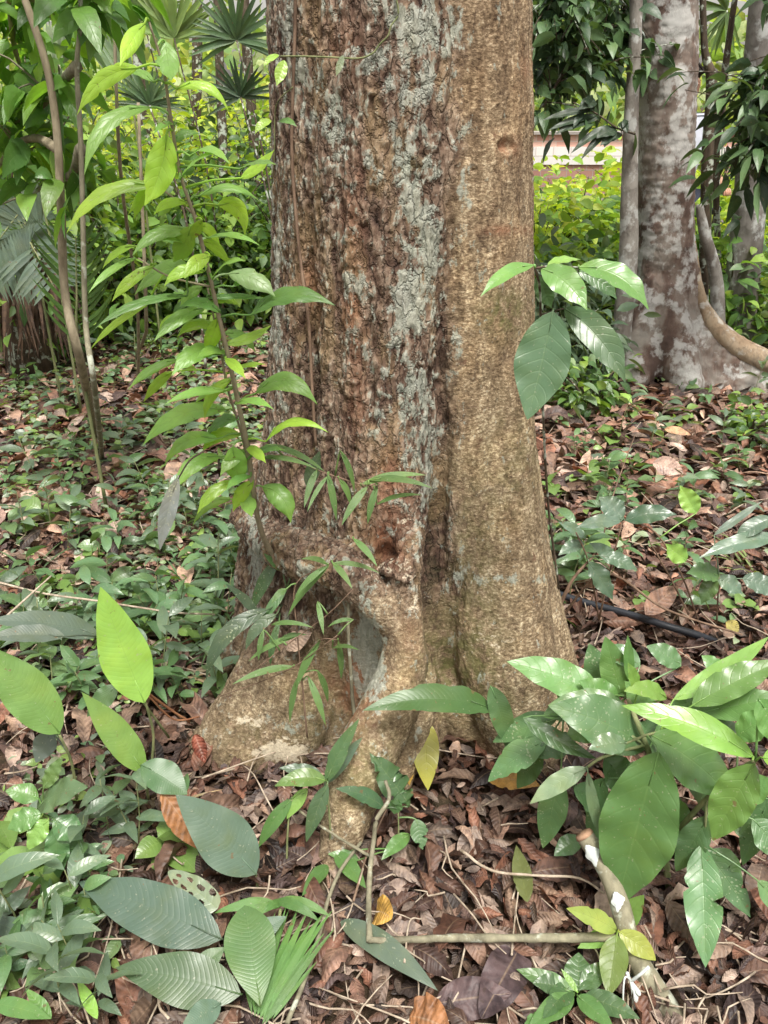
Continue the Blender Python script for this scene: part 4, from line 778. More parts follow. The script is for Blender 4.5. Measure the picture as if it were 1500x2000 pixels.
loose('fallen_leaf','yellow leaf on the ground right of the black pipe',(1418,1215,1442,1235,26,2,2.0,1.98,(0.5,0.45,0.15)),face=.8,shape=0)
for k,(x,y,c) in enumerate([(600,1700,'dull pink'),(860,1640,'dark'),(920,1490,'purplish'),(700,1920,'tan'),(960,1590,'dusky')]):
    pass
# ------------------------------------------------------------------ mid right seedlings
plant('ribbed_leaf_seedling','dark ribbed-leaf seedling right of the trunk, nearest the trunk edge','seedling',G(1190,1190),
 [(1217,1012,1170,970,46,0,1.9,1.93,BG,{}),(1222,1017,1322,1005,38,8,1.88,1.86,(0.08,0.15,0.09),{}),(1212,1018,1124,1032,28,6,1.88,1.84,BG,{}),(1172,1086,1246,1115,30,6,1.86,1.84,(0.08,0.14,0.08),{}),(1150,1098,1197,1172,40,2,1.86,1.82,(0.08,0.14,0.08),{}),(1140,1050,1090,1020,22,4,1.9,1.9,BG,{}),(1140,1060,1090,1085,26,4,1.9,1.86,BG,{}),(1200,1100,1150,1060,26,4,1.9,1.9,BG,{})],
 [([(1170,1210,1.9),(1190,1120,1.88),(1216,1016,1.89)],.003,.002),([(1170,1210,1.9),(1150,1100,1.87),(1125,1040,1.88)],.0025,.002)],M['glossy'],M['twigd'],shape=1,wave=.15)
plant('ribbed_leaf_seedling','ribbed-leaf seedling at the right edge with a yellow green leaf','seedling',G(1400,1190),
 [(1360,1002,1328,948,40,0,1.95,1.97,LG,{'face':.9}),(1510,1012,1432,1060,32,8,1.9,1.88,BG,{}),(1520,1050,1365,1090,36,10,1.88,1.84,BG,{}),(1395,1045,1490,978,16,0,1.92,1.95,(0.15,0.2,0.16),{}),(1340,1095,1300,1062,40,0,1.9,1.9,LG,{'face':.9}),(1405,1125,1340,1120,40,6,1.88,1.86,(0.09,0.18,0.06),{}),(1400,1130,1370,1180,34,4,1.88,1.86,(0.09,0.16,0.06),{}),(1400,1130,1450,1160,34,4,1.88,1.86,BG,{}),(1450,1130,1520,1160,40,4,1.88,1.86,BG,{})],
 [([(1370,1230,1.9),(1330,1120,1.9),(1280,1040,1.92),(1225,1015,1.89)],.0028,.002),([(1400,1215,1.9),(1402,1170,1.88),(1404,1125,1.88)],.0025,.002)],M['glossy'],M['twigd'],shape=1,wave=.15)
stick('leaning_twig','bare brown twig leaning up over the litter right of the trunk',[([(1180,1040,2.2),(1200,960,2.3),(1240,850,2.5)],.0025,.0015)],M['twigd'],'twig')
stick('leaning_twig','long brown twig crossing the litter by the black pipe',[([(1090,1215,1.95),(1180,1120,1.95),(1300,1190,1.9),(1450,1240,1.85)],.004,.003),([(1345,1200,1.9),(1310,1130,1.93),(1270,1060,1.96)],.003,.002)],M['twigd'],'twig')
stick('leaning_twig','dark woody twig close to the right side of the trunk',[([(1090,1190,1.85),(1120,1130,1.85),(1165,1080,1.9)],.006,.003)],M['twigd'],'twig')
b=NB('black_pipe'); tc=b.n('ShaderNodeTexCoord'); mpipe=b.out(b.pbsdf(b.mix(b.noise(tc.outputs['Object'],40,4),(0.012,0.014,0.02),(0.03,0.035,0.045)),.45,None,.5))
A=Acc(); q=[G(1060,1148,.05),G(1120,1170,.05),G(1230,1200,.062),G(1300,1222,.07),G(1360,1240,.055),G(1420,1262,.0)]
v=tube(q,.0115,14,6); A.add(*v); tag(build(A,'water_pipe',mpipe),'black plastic pipe lying in the dead leaves behind the right root','pipe')
# ------------------------------------------------------------------ seedling kinds
def orient_leaves(pts,dirs,L,col,rs,wr=0.25,droop=0.25,shape=1,nu=6,nv=4,fold=.2,wave=.1,seed=0,up_j=.5):
    n=len(pts); d=norm(dirs)
    N=norm(np.array([0,0,1.])+rs.normal(0,up_j,(n,3))); N=norm(N-d*np.sum(N*d,1)[:,None])
    T=pts+d*L[:,None]; T[:,2]-=L*droop; C=pts+d*(L*.5)[:,None]+N*(L*.12)[:,None]
    return leafgrid(pts,C,T,N,L*wr,col,nu,nv,shape,fold=fold,wave=wave,seed=seed)
def seedling_mesh(kind,seed):
    rs=np.random.RandomState(seed); h=[.10,.16,.07,.20][kind]; A=Acc(); S=Acc()
    base=np.array([0,0,0.]); top=np.array([rs.normal(0,.02),rs.normal(0,.02),h])
    st=[base,(base+top)/2+rs.normal(0,.006,3),top]; v=tube(st,[.0018,.0015,.001],5,2); S.add(*v)
    nl=[6,8,5,7][kind]; pts=[];ds=[];Ls=[]
    for k in range(nl):
        f=.35+.65*k/(nl-1); a=k*2.4+rs.rand(); pts.append(base+(top-base)*f); e=.15+.5*f
        ds.append([math.cos(a),math.sin(a),e*rs.rand()]); Ls.append((.045+.04*rs.rand())*(1.3 if kind==3 else 1))
    c=np.array([[.16,.27,.11],[.12,.23,.10],[.2,.34,.09],[.15,.23,.15]][kind])*(.8+.4*rs.rand(nl,1))
    v=orient_leaves(np.array(pts),np.array(ds),np.array(Ls),c,rs,[.28,.2,.38,.16][kind],.2,[1,2,0,2][kind],6,4,seed=seed); A.add(v[0],v[1],v[2],v[3])
    return A.mesh('foliage'),S.mesh('stem')
SM=[seedling_mesh(k%4,100+k) for k in range(12)]
for f_,s_ in SM: f_.materials.append(M['leaf']); s_.materials.append(M['stem_green'])
rs=np.random.RandomState(21)
def seed_place(px,py,k,sc,label,group,yk=None):
    g=G(px,py); z=gz(g[0],g[1]); t=thing('seedling',label,'seedling',(g[0],g[1],z),group)
    t.rotation_euler=(rs.normal(0,.1),rs.normal(0,.1),rs.rand()*6.28); t.scale=(sc,sc,sc)
    for nm,me in zip(('foliage','stem'),SM[k]):
        o=bpy.data.objects.new(nm,me); COL.objects.link(o); o.parent=t
regs=[('left',0,480,1060,1400,60),('left',0,200,1640,2000,20),('left',200,420,1600,1700,6),('right',1060,1500,960,1240,20),('right',1080,1500,700,950,34),('left',300,520,1000,1260,22),('left',0,500,700,1060,70)]
cnt=0
for side,x0,x1,y0,y1,n in regs:
    for k in range(n):
        px=x0+(x1-x0)*rs.rand(); py=y0+(y1-y0)*rs.rand()
        seed_place(px,py,rs.randint(12),.75+.6*rs.rand(),'small green seedling rising from the dead leaves '+('left of the big trunk' if side=='left' else 'right of the big trunk'),'seedlings on the forest floor, '+side)
# dense ground cover (uncountable)
def ground_cover(name,label,specs,seed):
    rs=np.random.RandomState(seed); A=Acc()
    for (x0,x1,y0,y1,n,L0,L1,hmax,cols) in specs:
        px=x0+(x1-x0)*rs.rand(n); py=y0+(y1-y0)*rs.rand(n)
        keep=[];
        P0=np.array([G(a,b_) for a,b_ in zip(px,py)])
        dens=perlin(P0*np.array([1.7,1.7,0])+seed)+.25*rs.normal(size=n); P0=P0[dens>-.12]; n=len(P0)
        if n==0: continue
        P0=np.repeat(P0,4,0); n=len(P0); P0=P0+rs.normal(0,.03,(n,3))*[1,1,0]
        z=gh(P0[:,0],P0[:,1])+.02+hmax*rs.rand(n)**1.3; P0[:,2]=z
        a=rs.rand(n)*6.28; d=np.stack([np.cos(a),np.sin(a),.5*rs.rand(n)-.05],1)
        L=L0+(L1-L0)*rs.rand(n); c=np.array(cols)[rs.randint(0,len(cols),n)]*(.75+.5*rs.rand(n,1))
        v=orient_leaves(P0,d,L,c,rs,.27,.2,1,4,4,seed=seed,up_j=.35); A.add(*v[:3],c=v[3])
    tag(build(A,name,M['leaf']),label,'ground cover',kind='stuff')
gcc=[(.18,.29,.13),(.13,.24,.13),(.24,.38,.10),(.2,.27,.2),(.32,.41,.28)]  # leaf palette lightened to carry pale sky reflections
ground_cover('ground_cover','dense carpet of small green leaves over the litter on the left',[(-60,540,545,700,900,.035,.08,.11,gcc),(-60,530,680,900,640,.03,.06,.09,gcc),(-60,500,880,1100,330,.022,.045,.07,gcc),(-60,450,1080,1400,200,.02,.04,.06,gcc)],5)
ground_cover('ground_cover','scattered small green leaves over the litter on the right',[(1040,1560,600,740,260,.05,.11,.12,gcc),(1070,1560,740,1000,70,.04,.09,.08,gcc),(1060,1560,1000,1240,60,.03,.06,.06,gcc)],6)
ground_cover('ground_cover','small green leaves over the litter along the bottom left',[(-60,240,1400,1990,90,.02,.05,.05,gcc)],8)
for (side,x0,x1,y0,y1,n) in (('left',180,470,1060,1330,10),('right',1080,1480,900,1230,8)):
    for k in range(n):
        g=G(x0+(x1-x0)*rs.rand(),y0+(y1-y0)*rs.rand()); r2=np.random.RandomState(900+k+n); m=7; A=Acc(); S=Acc(); hh=.14+.1*r2.rand(); top=g+np.array([r2.normal(0,.03),r2.normal(0,.03),hh]); v=tube([g,(g+top)/2+r2.normal(0,.008,3),top],[.002,.0016,.001],5,2); S.add(*v)
        f=np.linspace(.4,1,m); a=np.arange(m)*2.4+r2.rand(); B=g+(top-g)*f[:,None]; d=np.stack([np.cos(a),np.sin(a),.5*f],1)
        v=orient_leaves(B,d,.09+.05*r2.rand(m),np.array([.13,.24,.12])*(.7+.6*r2.rand(m,1)),r2,.15,.35,2,8,4,seed=k); A.add(*v[:3],c=v[3])
        t=thing('seedling','narrow-leaved seedling standing in the litter '+('left' if side=='left' else 'right')+' of the big trunk','seedling',g,'narrow-leaved seedlings, '+side); build(A,'foliage',M['leaf'],t); build(S,'stem',M['stem_green'],t)
# grass blades / strappy sedge tufts
def tuft(px,py,n,L,spread,label,col=(.10,.17,.08)):
    g=G(px,py); rs=np.random.RandomState(int(px+py)); A=Acc()
    a=rs.rand(n)*6.28; B=np.repeat(g[None],n,0)+rs.normal(0,.012,(n,3))*[1,1,0]
    d=np.stack([np.cos(a)*spread,np.sin(a)*spread,.7+.5*rs.rand(n)],1); d=norm(d); l=L*(.6+.6*rs.rand(n))
    C=B+d*(l*.6)[:,None]; T=C+np.stack([np.cos(a),np.sin(a),-.3+.5*rs.rand(n)],1)*(l*.5)[:,None]
    v=leafgrid(B,C,T,np.stack([-np.cos(a)*.3,-np.sin(a)*.3,np.ones(n)],1),np.full(n,.0055),np.array(col)*(.7+.6*rs.rand(n,1)),8,2,2,fold=.3,wave=.0); A.add(*v[:3],c=v[3])
    t=thing('grass_tuft',label,'grass',g); build(A,'blades',M['blade'],t)
tuft(425,1260,16,.22,.7,'tuft of narrow dark blades left of the buttress root'); tuft(330,1330,12,.2,.9,'sparse grass tuft behind the yellow green leaf')
tuft(370,1180,14,.2,.8,'grass tuft among seedlings left of the trunk foot'); tuft(1475,1130,14,.25,.9,'pale grass tuft at the right edge',(.2,.26,.1))
tuft(60,1130,10,.2,.9,'grass tuft at far left in the undergrowth')
# dry straw
tuft(345,1330,14,.2,1.4,'bunch of dry straw coloured blades beside the left root',(.42,.34,.24)); tuft(300,1600,12,.16,1.6,'dry straw coloured blades under the left leaves',(.36,.29,.2))
# fallen sticks left
stick('fallen_stick','long pale stick lying across the ground at the left',[([(0,1138,1.98),(90,1160,1.96),(200,1175,1.93),(330,1195,1.9),(420,1200,1.88)],.0035,.0025)],M['twig'],'stick')
stick('fallen_stick','grey stick slanting up at the left edge',[([(0,1215,1.82),(50,1170,1.9),(100,1125,2.0)],.0035,.0025)],M['twig'],'stick')
# ------------------------------------------------------------------ background trees and shrubs
def shrub(name,label,cat,base,h,rad,ntw,npl,L0,L1,cols,mat,smat,seed,wr=.27,group=None,lean=(0,0),start=.25,droop=.3,nu=4,nv=4,shape=1,stem_r=.012):
    rs=np.random.RandomState(seed); base=np.array(base,float); t=thing(name,label,cat,base,group)
    S=Acc(); pts=[];ds=[]
    for k in range(ntw):
        a=rs.rand()*6.28; rr=rad*math.sqrt(rs.rand()); hh=h*(.35+.65*rs.rand())
        tip=base+np.array([math.cos(a)*rr+lean[0]*hh/h,math.sin(a)*rr+lean[1]*hh/h,hh]); 
        m1=base+np.array([math.cos(a)*rr*.25+lean[0]*.3,math.sin(a)*rr*.25+lean[1]*.3,hh*.5]); m2=(m1+tip)/2+np.array([0,0,.06*hh])
        v=tube([base+rs.normal(0,.02,3)*[1,1,0],m1,m2,tip],[stem_r,stem_r*.7,stem_r*.45,stem_r*.15],5,3); S.add(*v)
        for j in range(npl):
            f=start+(1-start)*rs.rand(); 
            q=(1-f)**3*base+3*f*(1-f)**2*m1+3*f*f*(1-f)*m2+f**3*tip
            off=rs.normal(0,1,3)*rad*.22; 
            pts.append(q+off); ds.append(off/np.linalg.norm(off)+rs.normal(0,.4,3))
    pts=np.array(pts); ds=norm(np.array(ds))*[1,1,.5]; n=len(pts)
    pts[:,2]=np.maximum(pts[:,2],.02)
    L=L0+(L1-L0)*rs.rand(n); c=np.array(cols)[rs.randint(0,len(cols),n)]*(.7+.6*rs.rand(n,1))
    v=orient_leaves(pts,ds,L,c,rs,wr,droop,shape,nu,nv,seed=seed,up_j=.6)
    A=Acc(); A.add(*v[:3],c=v[3]); build(A,'foliage',mat,t); build(S,'stem',smat,t); return t
MID=[(.13,.26,.07),(.20,.36,.08),(.08,.16,.06),(.28,.44,.10),(.2,.3,.17)]
DK=[(.05,.10,.04),(.08,.15,.06),(.12,.21,.09),(.035,.07,.035)]  # low leaf albedo paints in the darkness of silhouetted canopy
YL=[(.36,.52,.08),(.46,.6,.10),(.24,.42,.08),(.52,.62,.14)]  # brighter, yellower leaf colour stands in for sunlit and glowing foliage
def gx(px,py,Y): p=P(px,py,Y); return (p[0],p[1],0)
# left background
i=0
for (px,Y,h,rad,ntw,npl,cols,lab) in [(-60,5.0,2.3,.8,30,44,MID,'tall mid green bush at the far left edge'),(60,6.2,2.2,.8,30,44,MID,'dark bush behind the bare tan stem'),(190,5.6,1.7,.7,28,40,MID,'leafy bush behind the second slim stem'),
    (290,6.8,1.9,.8,30,44,YL,'bright green bush behind the sapling leaves'),(380,5.8,1.5,.65,28,40,MID,'rounded bush behind the sapling stem'),(470,6.6,1.8,.75,30,44,DK,'dark bush under the fan palm'),
    (560,6.0,1.6,.7,26,40,MID,'green bush meeting the left edge of the big trunk'),(330,8.5,3.0,1.1,34,46,YL,'tall pale green bush further back at left'),(120,8.5,3.0,1.1,34,46,YL,'tall green bush further back at far left'),(500,9,3.2,1.1,34,46,YL,'yellow green tall bush coloured to glow behind the palms'),(220,9.5,2.6,1.1,30,46,YL,'yellow green bush coloured to glow behind the left stems'),(-60,8.5,3.2,1.1,34,46,MID,'tall bush in the far left corner')]:
    i+=1; shrub('bush',lab,'bush',gx(px,200,Y),h*(.74 if Y<7 else .58),rad,ntw,int(npl*(1.3 if Y<7 else .9)),.05,.12,cols,M['back'],M['stem_dark'],200+i)
# right background
for (px,Y,h,rad,ntw,npl,cols,lab) in [(1070,6.2,1.35,.6,28,44,YL,'yellow green bush coloured as sunlit just right of the big trunk'),(1150,7.0,1.5,.7,30,44,YL,'bright yellow green bush in front of the brick wall'),(1110,5.2,.95,.55,26,44,MID,'low green bush between the trunk and the slim pale tree'),(1215,6.3,1.2,.6,26,44,MID,'green bush behind the slim pale tree'),
    (1420,6.6,1.3,.7,28,44,YL,'light green bush right of the buttressed tree'),(1500,5.6,1.1,.6,26,44,MID,'green bush at the right edge'),(1330,8.2,1.6,.9,30,44,YL,'bush coloured as sunlit behind the person'),(1540,7.6,1.9,.9,30,44,MID,'tall bush in the far right corner')]:
    i+=1; shrub('bush',lab,'bush',gx(px,200,Y),h*.68,rad,ntw,npl,.07,.15,cols,M['back'],M['stem_dark'],200+i)
shrub('fern_bush','low blue green feathery plant at the foot of the right bushes','plant',gx(1120,500,4.6),.75,.4,22,40,.08,.14,[(.10,.16,.11),(.14,.2,.14)],M['back'],M['stem_dark'],240,wr=.18)
shrub('fern_bush','low leafy plant at the left foot of the buttressed tree','plant',gx(1165,640,4.1),.28,.24,14,20,.06,.10,MID,M['leaf'],M['stem_dark'],241)
shrub('fern_bush','low leafy plant at the right foot of the buttressed tree','plant',gx(1490,740,3.7),.18,.2,10,14,.05,.08,MID,M['leaf'],M['stem_dark'],242)
# canopy branches hanging into the top of the picture (trees whose trunks stand outside / behind)
def canopy(name,label,tr,spread,n,L0,L1,cols,mat,seed,trunk_pts,rad,branches,wr=.26,droop=.5,smat=None,cat='tree'):
    """tree: trunk through trunk_pts (world), branches list of world polylines carrying leaves"""
    rs=np.random.RandomState(seed); t=thing(name,label,cat,(trunk_pts[0][0],trunk_pts[0][1],0))
    S=Acc(); v=tube(trunk_pts,rad,14,5); V=v[0]+.08*np.mean(rad)*fbm(v[0]*12,3)[:,None]; S.add(V,v[1],v[2]); build(S,'trunk',smat or M['bark_ringed'],t)
    S=Acc(); pts=[];ds=[]
    for br in branches:
        br=[np.array(q,float) for q in br]
        v=tube(br,np.linspace(.018,.004,len(br)),6,4); S.add(*v)
        for k in range(n):
            f=(.15+.85*rs.rand())*(len(br)-1); a=int(min(f,len(br)-2)); q=br[a]+(br[a+1]-br[a])*(f-a)
            # a sub-twig with a fan of leaves
            off=rs.normal(0,spread,3)*[1,1,.8]; e=q+off
            if k%3==0:
                v=tube([q,(q+e)/2+[0,0,.03],e],[.004,.003,.0015],4,2); S.add(*v)
            for j in range(5):
                w=rs.rand(); pts.append(q*(1-w)+e*w+rs.normal(0,.02,3)); ds.append(norm(off)*.7+rs.normal(0,.5,3))
    pts=np.array(pts); ds=norm(np.array(ds))*[1,1,.6]; n=len(pts); L=L0+(L1-L0)*rs.rand(n)
    c=np.array(cols)[rs.randint(0,len(cols),n)]*(.7+.6*rs.rand(n,1))
    v=orient_leaves(pts,ds,L,c,rs,wr,droop,1,5,4,seed=seed,up_j=.6); A=Acc(); A.add(*v[:3],c=v[3])
    build(A,'crown',mat,t); build(S,'branches',smat or M['stem_dark'],t)
# top right leaves, coloured dark to read as silhouettes
canopy('evergreen_tree','slim evergreen with dark drooping leaves between the big trunk and buttressed tree','',.20,60,.065,.12,DK,M['dark'],301,[(*P(1250,560,5.6)[:2],0),P(1245,300,5.6),P(1230,0,5.6),P(1220,-300,5.6)],[.05,.045,.04,.03],
 [[P(1235,-120,5.5),P(1180,-60,5.0),P(1120,20,4.6),P(1080,110,4.4)],[P(1235,-60,5.5),P(1170,60,4.8),P(1110,130,4.5),P(1060,210,4.4)],[P(1235,0,5.4),P(1190,60,4.8),P(1150,150,4.6)],[P(1220,-100,5.2),P(1100,-40,4.6),P(1050,60,4.4)]],smat=M['stem_dark'])
canopy('evergreen_tree','evergreen with drooping dark leaves hanging in at the right edge','',.16,46,.08,.14,DK,M['dark'],302,[(*P(1640,560,4.4)[:2],0),P(1640,300,4.4),P(1620,0,4.4),P(1600,-300,4.4)],[.07,.06,.05,.04],
 [[P(1620,0,4.3),P(1560,60,4.1),P(1500,150,4.0),P(1455,230,3.9)],[P(1620,60,4.3),P(1560,160,4.1),P(1500,240,4.0),P(1450,310,3.9)],[P(1620,120,4.3),P(1540,220,4.1),P(1470,330,3.9)]],smat=M['stem_dark'],wr=.2)
# the hanging spray of long leaves in front of the wall
lv=[]
for k,(a,b_,c,d,w) in enumerate([(1165,200,1130,215,24),(1160,215,1060,235,14),(1165,225,1070,255,14),(1170,230,1085,262,18),(1190,245,1115,300,16),(1195,250,1135,312,16),(1200,255,1180,288,26),(1205,255,1165,270,24),(1160,215,1140,195,26),(1225,235,1216,250,12),(1215,262,1172,285,20),(1140,220,1120,250,14),(1210,240,1225,260,18)]):
    lv.append((a,b_,c,d,w,4,4.2,4.15,(.03,.055,.03),{}))
plant('leaf_spray','dark spray of long leaves hanging in front of the pink wall','branch',P(1225,250,4.3),lv,[([(1240,262,4.3),(1205,250,4.2),(1165,222,4.2),(1120,200,4.2)],.005,.003)],M['dark'],M['stem_dark'],shape=2)
# upper left overhanging leaves and the two slim stems
canopy('young_tree','young tree with a bare tan bent stem and hanging leaves, far left','',.13,9,.08,.15,[(.14,.29,.06),(.2,.38,.07),(.09,.2,.05),(.28,.46,.07)],M['bright'],303,[(*G(190,860)[:2],0),P(160,720,2.75),P(128,580,2.72),P(120,430,2.7),P(113,280,2.7),P(98,160,2.7),P(70,60,2.7),P(35,-40,2.7),P(0,-180,2.7)],[.017,.016,.014,.013,.012,.011,.011,.010,.010],
 [[P(35,-60,2.75),P(60,0,2.95),P(110,40,3.1),P(150,60,3.1)],[P(10,-150,2.75),P(20,0,3.0),P(30,100,3.1),P(60,170,3.1)],[P(0,-100,2.75),P(-40,80,2.9),P(-20,200,3.0),P(20,260,3.0)],[P(112,290,2.72),P(70,270,2.9),P(20,290,3.0),P(-20,360,3.0)],[P(60,-60,2.75),P(160,-40,3.0),P(230,-30,3.1)]],smat=M['stem_tan'],droop=.7)
canopy('young_tree','young tree with a thin dark stem right of the bare tan one','',.10,9,.08,.13,[(.14,.29,.06),(.2,.36,.07),(.09,.2,.05)],M['bright'],304,[(*G(200,900)[:2],0),P(185,760,2.55),P(168,640,2.6),P(163,480,2.6),P(158,280,2.6),P(150,130,2.6),P(158,20,2.6),P(145,-150,2.6)],[.011,.010,.009,.008,.0075,.007,.006,.006],
 [[P(150,130,2.62),P(120,160,2.8),P(80,210,2.9),P(30,240,2.95)],[P(156,40,2.62),P(180,15,2.7),P(200,-20,2.7)],[P(158,290,2.62),P(140,340,2.8),P(90,360,2.9),P(50,390,2.9)]],smat=M['stem_grey'],droop=.6)
for (a,c,b_,d,lab,r) in [(640,0,690,262,'thin bare stem left of the sapling',.010),(560,300,700,275,'pale thin trunk in the left undergrowth',.012),(100,10,640,90,'slim dark stem at the far left edge',.02),(330,440,640,455,'slim stem behind the sapling near the big trunk',.014),(200,190,650,205,'straight thin stem behind the left saplings',.01)]:
    pass
for (x0,y0,x1,y1,Y,r,lab) in [(270,760,235,330,3.4,.009,'thin bare stem left of the sapling'),(262,700,285,600,3.8,.011,'short pale stem in the left undergrowth'),(80,720,20,250,4.2,.016,'slim dark stem near the far left edge'),(428,600,430,150,6.5,.04,'slim grey trunk behind the sapling stem'),(505,600,480,60,7.5,.05,'slim trunk beneath the fan palm'),(300,600,262,0,8,.06,'slim trunk in the background left of the sapling'),(372,560,385,0,9,.06,'slim dark trunk glimpsed behind the sapling top')]:
    g=G(x0,y0) if Y<5 else np.array([P(x0,y0,Y)[0],Y,0]); q1=P(x1,y1,Y); q2=P(x1-15,y1-400,Y); t=thing('slim_tree',lab,'tree',g)
    A=Acc(); m=(g+q1)/2+np.array([.03,0,0]); v=tube([g,m,q1,q2],[r,r*.9,r*.8,r*.6],8,5); A.add(*v); build(A,'trunk',M['stem_dark'] if Y>4 else M['stem_tan'],t)
# ------------------------------------------------------------------ palms
def fan_palm(label,cx,cy,Y,Rpx,a0,a1,nb,seed,col=(.07,.13,.06),stemto=None):
    rs=np.random.RandomState(seed); c=P(cx,cy,Y); t=thing('fan_palm',label,'palm',(c[0],c[1],0)); Rm=Rpx/F*depth(c)
    nb=int(nb*1.35); ang=np.radians(np.linspace(a0,a1,nb)+rs.normal(0,2.5,nb)); n=nb
    d=np.stack([np.cos(ang),-.35+.5*rs.rand(n),np.sin(ang)],1); B=np.repeat(c[None],n,0); T=B+norm(d)*Rm*(.9+.15*rs.rand(n,1)); T[:,2]-=.06*Rm
    C=(B+T)/2+[0,0,.05*Rm]; N=np.repeat(norm(CAM-c+np.array([0,0,1.]))[None],n,0)+rs.normal(0,.2,(n,3))
    A=Acc(); v=leafgrid(B,C,T,N,np.full(n,Rm*.052),np.array(col)*(.7+.7*rs.rand(n,1)),10,2,4,fold=.35,wave=0,seed=seed); A.add(*v[:3],c=v[3]); build(A,'fan_leaf',M['blade'],t)
    A=Acc(); e=P(*stemto) if stemto else np.array([c[0]+.15,c[1],0]); v=tube([np.array([e[0],e[1],0]),(e+c)/2+[.06,0,.1],c],[.009,.007,.005],6,5); A.add(*v); build(A,'stalk',M['stem_dark'],t)
fan_palm('fan palm with a spiky round leaf at the top beside the big trunk',462,78,5.0,95,-25,205,22,1)
fan_palm('pale fan palm leaf left of the spiky one',340,75,5.6,110,10,170,20,2,(.2,.3,.1))
fan_palm('dark fan palm leaf half hidden behind the sapling',292,205,4.6,75,-10,190,16,3)
fan_palm('small dark fan palm leaf below the spiky one near the trunk',470,190,5.0,75,0,200,14,4,(.035,.07,.035))
fan_palm('fan palm at the very top near the sapling tip',280,40,6.0,110,0,180,18,5,(.12,.2,.07))
fan_palm('fan palm leaf at the top right edge',1420,20,6.0,80,100,300,14,6,(.12,.2,.07))
def frond(label,p0,p1,sagp,nl,L,seed,col=(.14,.2,.16),w=.012,vert=.2,root=None):
    """feather palm: rachis + leaflets"""
    rs=np.random.RandomState(seed); B=P(*p0); T=P(*p1); C=P(*sagp); t=thing('feather_palm',label,'palm',(B[0],B[1],0))
    u=np.linspace(.12,.98,nl); ctr=((1-u)**2)[:,None]*B+(2*u*(1-u))[:,None]*C+(u**2)[:,None]*T
    tan=norm((2*(1-u))[:,None]*(C-B)+(2*u)[:,None]*(T-C)); cam=norm(CAM-ctr); side=norm(np.cross(tan,cam))
    A=Acc()
    for s in (-1,1):
        d=norm(side*s+tan*.55+rs.normal(0,.06,(nl,3))); l=L*np.sin(np.pi*(.12+.8*u))**.6
        TT=ctr+d*l[:,None]; TT[:,2]-=l*vert; CC=ctr+d*(l*.5)[:,None]
        v=leafgrid(ctr,CC,TT,cam,np.full(nl,w),np.array(col)*(.75+.5*rs.rand(nl,1)),6,2,2,fold=.15,wave=0,seed=seed); A.add(*v[:3],c=v[3])
    build(A,'frond',M['blade'],t); A=Acc(); v=tube([np.array([B[0],B[1],0]),B,C,T],[.008,.006,.004,.002],6,6); A.add(*v); build(A,'stalk',M['stem_green'],t)
frond('blue grey feather palm frond low in the left background',(95,450,4.0),(-40,520,3.8),(60,395,4.0),26,.30,11)
frond('blue grey feather palm frond arching at the left edge',(60,470,4.2),(105,560,3.7),(20,400,4.2),24,.26,12)
frond('narrow upright palm seedling beside the thin dark stem',(155,690,2.9),(148,462,2.9),(150,580,2.9),14,.16,13,(.08,.17,.04),.007,-.5)
frond('pale palm frond arching across the top left',(240,90,5.0),(60,60,4.6),(150,-10,5.0),26,.35,14,(.2,.28,.16))
frond('feather palm frond in the top left behind leaves',(300,30,6),(180,110,5.6),(220,-10,6),24,.4,15,(.16,.24,.14))
# dead hanging palm skirt at far left
rs2=np.random.RandomState(77); A=Acc(); n=90
B=np.array([P(rs2.uniform(-20,110),rs2.uniform(470,520),4.5+rs2.rand()*.4) for k in range(n)]); T=B+np.stack([rs2.normal(0,.08,n),rs2.normal(-.05,.06,n),-.42-.2*rs2.rand(n)],1); T[:,2]=np.maximum(T[:,2],.01)
v=leafgrid(B,(B+T)/2+rs2.normal(0,.03,(n,3)),T,np.repeat([[0,-1.,.2]],n,0),np.full(n,.012),np.array([.10,.065,.045])*(.4+.9*rs2.rand(n,1)),5,2,2,fold=.2,wave=.3); A.add(*v[:3],c=v[3])
t=thing('palm_stump','dead brown palm skirt hanging at the far left','palm',gx(40,600,4.7)); build(A,'dead_fronds',M['litter'],t)
A=Acc(); v=tube([np.array(gx(40,600,4.8)),P(40,480,4.8)],[.16,.12],14,1); A.add(*v); build(A,'trunk',M['stem_dark'],t)
